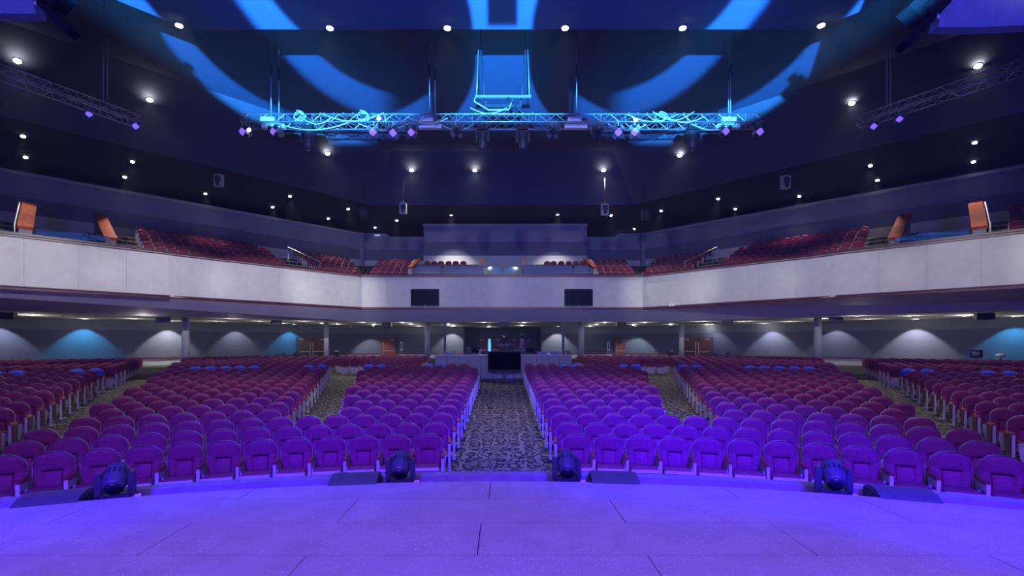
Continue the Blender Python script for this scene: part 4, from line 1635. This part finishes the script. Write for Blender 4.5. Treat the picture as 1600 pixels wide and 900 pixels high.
# wall washers that draw the pale pools on the rear wall
for k_w, (x, col, pw, wl) in enumerate(((-5, (.8, .85, 1), 110, 0), (131, (.10, .62, 1.0), 170, 0), (262, (1, .96, .82), 190, 0), (368, (.8, .8, .8), 80, 0), (452, (.10, .62, 1.0), 120, 0),
                       (1586, (.10, .62, 1.0), 150, 0), (1432, (1, .98, .95), 170, 0), (1308, (.8, .8, .85), 80, 0), (1208, (.9, .92, 1), 130, 0), (1120, (.6, .6, .7), 60, 0))):
    p = rear_wall_pt(-1 if x < PX else 1, x)
    side = -1 if x < PX else 1
    n_in = Vector((-side * .73, -.683, 0))
    base = p + n_in * .95
    t = thing('wall_washer', 'recessed wall washer over the %s light pool from the picture\'s %s edge' % (ORD[k_w % 5], 'left' if side < 0 else 'right'), 'ceiling light', (base.x, base.y, Z_UC - .02), 0, 'wall washers %s' % ('left' if side < 0 else 'right'))
    MB().lathe([(.16, -.02), (.16, .0), (.12, .005), (.12, -.015)], None, 12).build('trim_ring', M_WHITE, t)
    MB().cyl((0, 0, -.016), (0, 0, -.01), .11, 12).build('lens', M_LAMPS, t)
    spot_light('wall_washer_beam', (0, 0, -.04), (-n_in.x * .25, -n_in.y * .25, -1), pw * 3.2, col, 92, .35, .04, t)
for x, col, pw, sd in ((583, (.95, .95, .9), 150, 'far left'), (705, (1, 1, .92), 150, 'left'), (872, (1, 1, .92), 150, 'right'), (993, (.85, .95, .95), 160, 'far right')):
    d = 47.4 if 620 < x < 960 else 46.0
    t = thing('wall_washer', 'recessed wall washer over the back wall pool %s of the booth' % sd, 'ceiling light', ((x - PX) / FPX * d, d, Z_UC - .02), 0, 'wall washers at the back')
    MB().lathe([(.16, -.02), (.16, .0), (.12, .005), (.12, -.015)], None, 12).build('trim_ring', M_WHITE, t)
    MB().cyl((0, 0, -.016), (0, 0, -.01), .11, 12).build('lens', M_LAMPS, t)
    spot_light('wall_washer_beam', (0, 0, -.04), (0, .25, -1), pw * 3.0, col, 92, .35, .04, t)

# ------------------------------------------------------------------ trusses
def truss(name, label, A, Bp, h, dep, group, bays):
    """box truss from A to B (front bottom chord); h up, dep away"""
    t = thing(name, label, 'truss', tuple(A), 0, group)
    A, Bp = Vector(A), Vector(Bp)
    ax = (Bp - A)
    L = ax.length
    ax = ax.normalized()
    up = Vector((0, 0, 1))
    bk = up.cross(ax)
    if bk.y < 0:
        bk = -bk
    ch = {}
    for i, (u, w) in enumerate(((0, 0), (1, 0), (0, 1), (1, 1))):
        o = up * h * u + bk * dep * w
        MB().cyl(o, o + ax * L, .028, 8).build('chord', M_ALU, t)
        ch[(u, w)] = o
    for fa, (c0, c1) in (('front_lacing', ((0, 0), (1, 0))), ('back_lacing', ((0, 1), (1, 1))), ('bottom_lacing', ((0, 0), (0, 1))), ('top_lacing', ((1, 0), (1, 1)))):
        m = MB()
        for k in range(bays):
            s0, s1 = L * k / bays, L * (k + 1) / bays
            p, q = (c0, c1) if k % 2 == 0 else (c1, c0)
            m.cyl(ch[p] + ax * s0, ch[q] + ax * s1, .012, 5, caps=False)
        for k in range(0, bays + 1, 8):
            m.cyl(ch[c0] + ax * (L * k / bays), ch[c1] + ax * (L * k / bays), .018, 5, caps=False)
        m.build(fa, M_ALU, t)
    return t


TD = 20.0
zb = at_depth(785, 190, TD).z
xl, xr = at_depth(375, 190, TD).x, at_depth(1193, 190, TD).x
main = truss('lighting_truss', 'long aluminium box truss hung across the middle of the hall', (xl, TD, zb), (xr, TD, zb), .315, .72, 'lighting trusses', 58)
for side, sd in ((-1, 'left'), (1, 'right')):
    pa = at_depth(220, 193, 19.4) if side < 0 else at_depth(1336, 195, 19.4)
    pb = at_depth(-60, 112, 15.0) if side < 0 else at_depth(1640, 102, 14.9)
    pb.z = pa.z
    truss('lighting_truss', 'dark box truss running forward at the upper %s' % sd, tuple(pa), tuple(pb), .32, .6, 'lighting trusses', 14)
# hanger rods
for k, (x, w_) in enumerate(((420, 'far left'), (670, 'left of centre'), (902, 'right of centre'), (1145, 'far right'))):
    px = (x - PX) / FPX * TD
    t = thing('truss_hanger', 'pair of steel hanging rods holding the main truss, %s' % w_, 'hanger', (px, TD + .2, zb + .315), 0, 'hanging rods of the main truss')
    for dx, dy in ((0, 0), (.19 if x < 900 else .06, .3)):
        MB().cyl((dx, dy, 0), (dx, dy, B_Z - zb - .315 - .05), .022, 6).build('rod', M_STEEL, t)
    for dx, dy in ((0, 0), (.19 if x < 900 else .06, .3)):
        MB().box((dx, dy, 1.9), (.09, .09, .5)).build('coupling', M_BLACK2, t)
    # hoist control boxes in the truss
    b = thing('dimmer_box', 'white equipment boxes inside the main truss, %s' % w_, 'equipment box', (px - .1, TD + .1, zb), 0, 'white boxes in the main truss')
    MB().box((0, .05, .13), (.55, .2, .18)).build('upper_box', M_WHITE, b)
    MB().box((.1, .35, -.02), (.95, .22, .16)).build('lower_box', M_WHITE, b)
    MB().box((.42, .05, .13), (.2, .12, .12)).build('connector', M_BLACK2, b)
for side, x, y0 in ((-1, 164, 150), (1, 1388, 162)):
    p = at_depth(x, y0 + 6, 18.6)
    t = thing('truss_hanger', 'pair of thin rods holding the %s side truss' % ('left' if side < 0 else 'right'), 'hanger', (p.x, p.y, p.z), 0, 'hanging rods of the side trusses')
    for dx in (-.06, .09):
        MB().cyl((dx, 0, 0), (dx, 0, B_Z - p.z - .05), .02, 6).build('rod', M_STEEL, t)


# raised pipes with clamps on the main truss
for x0, x1, w_ in ((495, 602, 'left'), (735, 840, 'middle'), (978, 1080, 'right')):
    a, b = at_depth(x0, 175, TD), at_depth(x1, 176, TD)
    t = thing('rigging_pipe', 'short raised rigging pipe above the main truss, %s' % w_, 'pipe', (a.x, TD + .3, a.z), 0, 'rigging pipes on the main truss')
    L = b.x - a.x
    MB().box((L / 2, 0, 0), (L, .14, .11)).build('bar', M_GREYB, t)
    for q in range(7):
        MB().box((L * (q + .5) / 7, 0, .07), (.06, .08, .06)).build('clamp', M_STEEL, t)
    for q in (0.02, .98):
        MB().box((L * q, 0, -.16), (.04, .04, .25)).build('leg', M_STEEL, t)


def mover(name, label, p, k=1.0, rz=0.0, head_pitch=0.0, hang=True, group=None):
    """moving-head lamp; hang: yoke down from a base box at p; else stands on p"""
    t = thing(name, label, 'moving light', p, rz, group)
    s = -1 if hang else 1
    def Z(z):
        return s * z * k
    def b(nm, c, sz, m, r=.03):
        MB().prism(rounded(sz[0] * k, sz[2] * k, min(r, sz[0] / 2.2, sz[2] / 2.2) * k, 3, c[0] * k, Z(c[2])), (c[1] - sz[1] / 2) * k, (c[1] + sz[1] / 2) * k).build(nm, m, t)
    b('base', (0, 0, .09), (.42, .38, .18), M_BLACK)
    b('yoke_bar', (0, 0, .235), (.50, .22, .09), M_BLACK2)
    for q in (-1, 1):
        b('yoke_arm', (q * .235, 0, .44), (.09, .22, .44), M_BLACK2, .04)
    Mh = Matrix.Translation((0, 0, Z(.55))) @ Matrix.Rotation(head_pitch, 4, 'X')
    hz, hr = (1.0, 1.0) if hang else (.66, 1.08)
    prof = [(.10, -.36), (.155, -.33), (.175, -.15), (.185, 0), (.18, .16), (.155, .30), (.145, .38), (.12, .385)]
    hd = MB().lathe([(r_ * k * hr, z_ * k * hz) for r_, z_ in prof], Mh, 18).build('head', M_GREYB, t)
    MB().lathe([(.11 * k * hr, .383 * k * hz), (.115 * k * hr, .395 * k * hz), (.05 * k, .40 * k * hz)], Mh, 16).build('lens', M_SCREEN, hd)
    fins = MB()
    for a in range(16):
        ang = 2 * PI * a / 16
        c = Mh @ Vector((.186 * hr * k * math.cos(ang), .186 * hr * k * math.sin(ang), -.02 * k))
        R = (Mh.to_3x3() @ Matrix.Rotation(ang, 3, 'Z'))
        fins.box(c, (.014 * k, .03 * k, .09 * k), 0, R)
    fins.build('cooling_slots', M_BLACK, hd)
    return t


for x, y, w_ in ((482, 207, 'leftmost'), (754, 208, 'left of centre'), (817, 208, 'right of centre'), (1082, 208, 'rightmost')):
    p = at_depth(x, y - 3, TD + .4)
    mover('hanging_moving_light', 'big black moving light hung under the main truss, %s' % w_, (p.x, p.y, zb - .03), 1.05, 0, PI, True, 'moving lights on the main truss')


# the four movers standing in the stage trough
def trough_point(x, r=13.0):
    q = (x - PX) / FPX
    a = 1 + q * q
    d = (-15 + math.sqrt(225 - 4 * a * (56.25 - r * r))) / (2 * a)
    return Vector((q * d, d, .88))


for x, ang, pitch, w_ in ((181, .35, 2.15, 'far left of the stage edge'), (626, .0, 2.2, 'left of the centre aisle'), (885, 0.05, 2.15, 'right of the centre aisle'), (1302, -.3, 2.1, 'far right of the stage edge')):
    p = trough_point(x)
    az = math.atan2(p.x, p.y + 7.5)
    t = mover('stage_moving_light', 'small moving light standing in the stage trough, %s' % w_, p, .57, -az + ang * .5, pitch, False, 'moving lights in the stage trough')
    t.location.z = .93
    cbl = MB().box((.16, -.02, .10), (.10, .05, .05)).build('power_plug', M_WHITE, t)
# low curved monitor wedges in the trough
for x0, x1, w_ in ((36, 142, 'far left'), (520, 592, 'left of the centre aisle'), (922, 994, 'right of the centre aisle'), (1358, 1456, 'far right')):
    xm = (x0 + x1) / 2
    p = trough_point(xm, 13.0)
    az = math.atan2(p.x, p.y + 7.5)
    wdt = .50
    t = thing('stage_wedge', 'low dark curved-top floor monitor in the stage trough, %s' % w_, 'floor monitor', (p.x, p.y, .89), -az, 'floor monitors in the stage trough')
    prof = [(-.24, .0), (.20, .0), (.20, .20), (.12, .245), (.0, .262), (-.12, .25), (-.20, .222), (-.25, .195), (-.25, .17)]
    Mx = Matrix.Rotation(PI / 2, 4, 'Z') @ Matrix.Scale(-1, 4, (0, 1, 0))
    MB().prism(prof, -wdt / 2, wdt / 2, Matrix(((0, 1, 0, 0), (1, 0, 0, 0), (0, 0, 1, 0), (0, 0, 0, 1)))).build('housing', mat('wedge_dark_grey', (.07, .07, .075), .45), t)
    for s_ in (-1, 1):
        MB().box((s_ * (wdt / 2 + .008), -.02, .10), (.014, .36, .2)).build('end_cheek', M_BLACK, t)
    MB().box((0, -.255, .09), (wdt - .06, .012, .14)).build('grille', M_BLACK, t)


# small spot lamps clamped under the main truss
def par(label, p, rz, pitch, lit=True, group='small lamps on the trusses', k=1.2):
    t = thing('spot_lamp', label, 'stage lamp', p, rz, group)
    MB().box((0, 0, -.06), (.05, .05, .14)).build('clamp', M_STEEL, t)
    y = MB()
    for q in (-1, 1):
        y.box((q * .15 * k, 0, -.28 * k), (.012, .04, .30 * k))
    y.box((0, 0, -.13), (.31 * k, .04, .012))
    y.build('yoke', M_STEEL, t)
    Mh = Matrix.Translation((0, 0, -.36 * k)) @ Matrix.Rotation(pitch, 4, 'X')
    hd = MB().lathe([(.06 * k, -.26 * k), (.11 * k, -.22 * k), (.12 * k, .0), (.135 * k, .10 * k), (.14 * k, .18 * k), (.12 * k, .18 * k)], Mh, 14).build('can', M_STEEL if lit else M_BLACK2, t)
    MB().cyl(Mh @ Vector((0, 0, .165 * k)), Mh @ Vector((0, 0, .186 * k)), .118 * k, 14).build('lens', M_LAMPP if lit else M_SCREEN, hd)
    for q in range(4):
        ang = PI / 4 + q * PI / 2
        c = Mh @ Vector((.17 * k * math.cos(ang), .17 * k * math.sin(ang), .20 * k))
        MB().box(c, (.14 * k, .012, .14 * k), 0, Mh.to_3x3() @ Matrix.Rotation(ang, 3, 'Z') @ Matrix.Rotation(PI / 2, 3, 'X')).build('barn_door', M_BLACK2, hd)
    return t


# pitch: the lamps look back toward the stage and down
PARS = [(384, 1, 'at its left end'), (433, 1, 'beside the left white box'), (584, 1, 'first of the left trio'), (614, 1, 'second of the left trio'), (645, 1, 'third of the left trio'), (712, 0, 'dim, left of the two middle movers'),
        (862, 0, 'dim, right of the two middle movers'), (930, 0, 'dim, first of the right group'), (966, 1, 'second of the right group'), (992, 1, 'third of the right group'), (1131, 1, 'beside the right white box'), (1184, 1, 'at its right end')]
for x, lit, w_ in PARS:
    p = at_depth(x, 192, TD)
    par('small violet spot lamp under the main truss, %s' % w_ if lit else 'small spot lamp under the main truss, %s' % w_, (p.x, TD, zb - .02), random.uniform(-.35, .35), PI - 1.25 + random.uniform(-.15, .15), bool(lit))
for x, y, w_ in ((140, 178, 'outer lamp on the left side truss'), (213, 197, 'end lamp on the left side truss'), (1366, 197, 'end lamp on the right side truss'), (1405, 186, 'outer lamp on the right side truss')):
    p = at_depth(x, y - 13, 18.6)
    par('small violet spot lamp, %s' % w_, tuple(p), random.uniform(-.2, .2) + (-.6 if x < 785 else .6) * -1, PI - 1.2, True, k=.9)
for x, y, w_ in ((592, 185, 'left'), (389, 203, 'far left'), (993, 187, 'right')):
    p = at_depth(x, y, TD - .05)
    t = thing('work_lamp', 'tiny bright white work lamp on the main truss, %s' % w_, 'stage lamp', tuple(p), 0, 'work lamps on the main truss')
    MB().cyl((0, .12, 0), (0, 0, 0), .06, 12, r1=.085).build('can', M_BLACK2, t)
    MB().cyl((0, -.005, 0), (0, .01, 0), .078, 12).build('lens', M_LAMP, t)

# cables slung along the main truss
rnd = random.Random(5)
CAB = [(430, 545, 195), (500, 600, 180), (560, 640, 196), (690, 740, 198), (640, 700, 188), (735, 792, 172), (980, 1060, 182), (1040, 1100, 186), (1080, 1150, 197), (950, 1010, 198), (470, 520, 186), (1020, 1085, 178)]
for k, (x0, x1, y) in enumerate(CAB):
    pts = []
    n = 14
    amp = rnd.uniform(5, 10)
    for i in range(n + 1):
        f = i / n
        x = x0 + (x1 - x0) * f
        yy = y + amp * math.sin(f * PI * rnd.choice((1, 1, 1.02))) - 14 * (abs(f - .5) ** 2)
        pts.append(at_depth(x, yy, TD - .06 - .05 * math.sin(f * 5)) - Vector((0, 0, 0)))
    base = pts[0].copy()
    t = thing('truss_cable', 'pale cable drooping along the main truss, %s from the left' % ORD[sorted(CAB).index((x0, x1, y))], 'cable', tuple(base), 0, 'cables on the main truss')
    MB().tube([p - base for p in pts], .022, 6).build('cable_run', M_CABLE, t)
for x, y, w_ in ((470, 184, 'left'), (568, 184, 'middle'), (1030, 186, 'right')):
    base = at_depth(x, y, TD - .08)
    t = thing('cable_coil', 'coiled pale cable on the main truss, %s' % w_, 'cable', tuple(base), 0, 'cables on the main truss')
    pts = [(.22 * math.cos(a * .5) * (1 + .12 * math.sin(a * 1.3)), -.01 * a, .17 * math.sin(a * .5)) for a in range(0, 30)]
    MB().tube(pts, .018, 5).build('coil', M_CABLE, t)

# the cable carrier hung above the truss middle
p = at_depth(786, 151, TD + .5)
t = thing('cable_tray', 'hanging cable bar above the middle of the main truss', 'cable tray', tuple(p), 0)
L = 88 / FPX * (TD + .5)
MB().box((0, 0, 0), (L, .10, .10)).build('bar', M_ALU, t)
for s_, dx in ((-1, .10), (1, -.06)):
    MB().tube([(s_ * (L / 2 - .08), 0, .05), (s_ * (L / 2 - .12), 0, 1.2), (s_ * (L / 2 - .2), 0, B_Z - p.z - .04)], .024, 6).build('hanging_chain', M_STEEL, t)
    MB().tube([(s_ * (L / 2 - .40), .1, .0), (s_ * (L / 2 - .36), .1, .7), (s_ * (L / 2 - .26), .1, 1.5), (s_ * (L / 2 - .22), .1, B_Z - p.z - .04)], .035, 6).build('black_cable', M_CABLEB, t)
    MB().box((s_ * (L / 2 - .45), .0, -.32), (.10, .10, .3)).build('drop_link', M_BLACK2, t)
MB().box((0, 0, -.42), (L * .66, .16, .12)).build('lower_bar', M_BLACK2, t)
MB().tube([(-L / 2 + .05, -.1, 0), (-L / 2 - .03, -.1, -.25), (-L / 4, -.1, -.62), (L / 10, -.1, -.60), (L / 6, -.1, -.2)], .03, 6).build('drooping_cable', M_CABLE, t)
MB().tube([(L / 12, -.1, -.1), (L / 3, -.1, -.7), (L / 2.2, -.1, -.95)], .045, 6).build('thick_cable', M_CABLEB, t)

# ------------------------------------------------------------------ pendant speakers hung before the balcony ceiling
for x, y0, y1, d, m_, w_ in ((342, 273, 292, 29.0, M_METAL, 'far left'), (630, 318, 334, 35.6, M_METAL, 'left of centre'), (945, 319, 336, 35.6, M_METAL, 'right of centre'), (1227, 275, 295, 29.0, M_METAL, 'far right'),
                             (568, 325, 342, 35.4, M_BLACK2, 'black, by the left corner'), (1008, 327, 344, 35.4, M_BLACK2, 'black, by the right corner')):
    a, b = at_depth(x, y0, d), at_depth(x, y1, d)
    h = a.z - b.z
    t = thing('pendant_speaker', 'small box hung on a thin pole under the bulkhead, %s' % w_, 'speaker', tuple(b), 0, 'pendant boxes under the bulkhead')
    w = h * .62
    MB().prism(rounded(w, h, .06, 3, 0, h / 2), -.15, .15).build('cabinet', m_, t)
    MB().prism(rounded(w * .72, h * .52, .04, 3, 0, h * .62), -.17, -.15).build('grille', M_GREYB, t)
    MB().cyl((-.0, -.16, h * .2), (0, -.18, h * .2), w * .26, 12).build('horn', M_BLACK2, t)
    MB().cyl((0, 0, h), (0, 0, h + 1.9), .03, 6).build('pole', M_BLACK2, t)
    for s_ in (-1, 1):
        MB().box((s_ * w * .53, 0, h * .5), (.03, .2, h * .96)).build('yoke_side', m_, t)

# ------------------------------------------------------------------ big corner panels at the top of the picture
for side, sd in ((-1, 'left'), (1, 'right')):
    t = thing('reflector_panel', 'large curved blue-lit panel hanging at the upper %s corner' % sd, 'hanging panel', (0, 0, 0), 0, 'corner hanging panels')
    x_in, y_in = ((1466, 40) if side > 0 else (56, 19))
    d0 = 7.0
    p0 = at_depth(x_in, y_in, d0)
    n = 10
    v = []
    for i in range(n + 1):
        f = i / n
        x = p0.x + side * 5.5 * f
        y = d0 - 1.1 * f * f - .3 * f
        zl = p0.z - .10 * math.sin(f * PI) - .02 - (-.35 * f * f)
        for dy, z in ((0, zl), (.25, zl + .0), (1.9, zl + 3.6), (2.15, zl + 3.6)):
            v.append((x, y + (-dy * 1.0 if False else dy), z) if False else (x, y - dy * .55 + (.3 if dy in (.25, 2.15) else 0), z))
    F = []
    for i in range(n):
        for a, b in ((0, 1), (1, 3), (3, 2), (2, 0)):
            F.append((i * 4 + a, (i + 1) * 4 + a, (i + 1) * 4 + b, i * 4 + b))
    F += [(0, 1, 3, 2), (n * 4, n * 4 + 2, n * 4 + 3, n * 4 + 1)]
    MB().add(v, F).build('panel_shell', mat('reflector_blue_grey', (.09, .09, .16), .6, bump=.2, bscale=300), t)
    # black fixture frame at the inner end
    a = Vector(v[0]); b = Vector(v[2])
    q = (b - a).normalized()
    fr = thing('rigged_fixture', 'black bracketed lamp cluster at the inner end of the %s corner panel' % sd, 'stage lamp', tuple(a), 0, 'corner lamp clusters')
    u = Vector((-side * .8, 0, .6)).normalized()
    R = Matrix((u, Vector((0, 1, 0)), u.cross(Vector((0, 1, 0))))).transposed()
    MB().box(u * .10 + Vector((0, 0, .12)), (.10, .2, 1.3), 0, Matrix.Rotation(-side * -.75, 3, 'Y')).build('frame_bar', M_FIXT, fr)
    MB().box(Vector((-side * .28, 0, .28)), (.28, .24, .4), 0, Matrix.Rotation(side * .75, 3, 'Y')).build('lamp_body', M_FIXT, fr)
    MB().box(Vector((-side * .18, -.14, .22)), (.20, .06, .26), 0, Matrix.Rotation(side * .75, 3, 'Y')).build('perforated_plate', M_FIXT, fr)
    MB().cyl((-side * .42, -.05, .5), (-side * .34, -.05, .40), .10, 12, r1=.07).build('barrel', M_FIXT, fr)
    for k in range(4):
        MB().cyl((-side * (.08 + .1 * k), -.1, .05 + .1 * k), (-side * (.10 + .1 * k), -.1, .12 + .1 * k), .02, 6).build('bolt', M_STEEL, fr)
spot_light('corner_panel_spot', (9.6, 3.6, 6.2), (7.6, 6.4, 8.0), 380, (.75, .8, 1.0), 26, .5, .1)
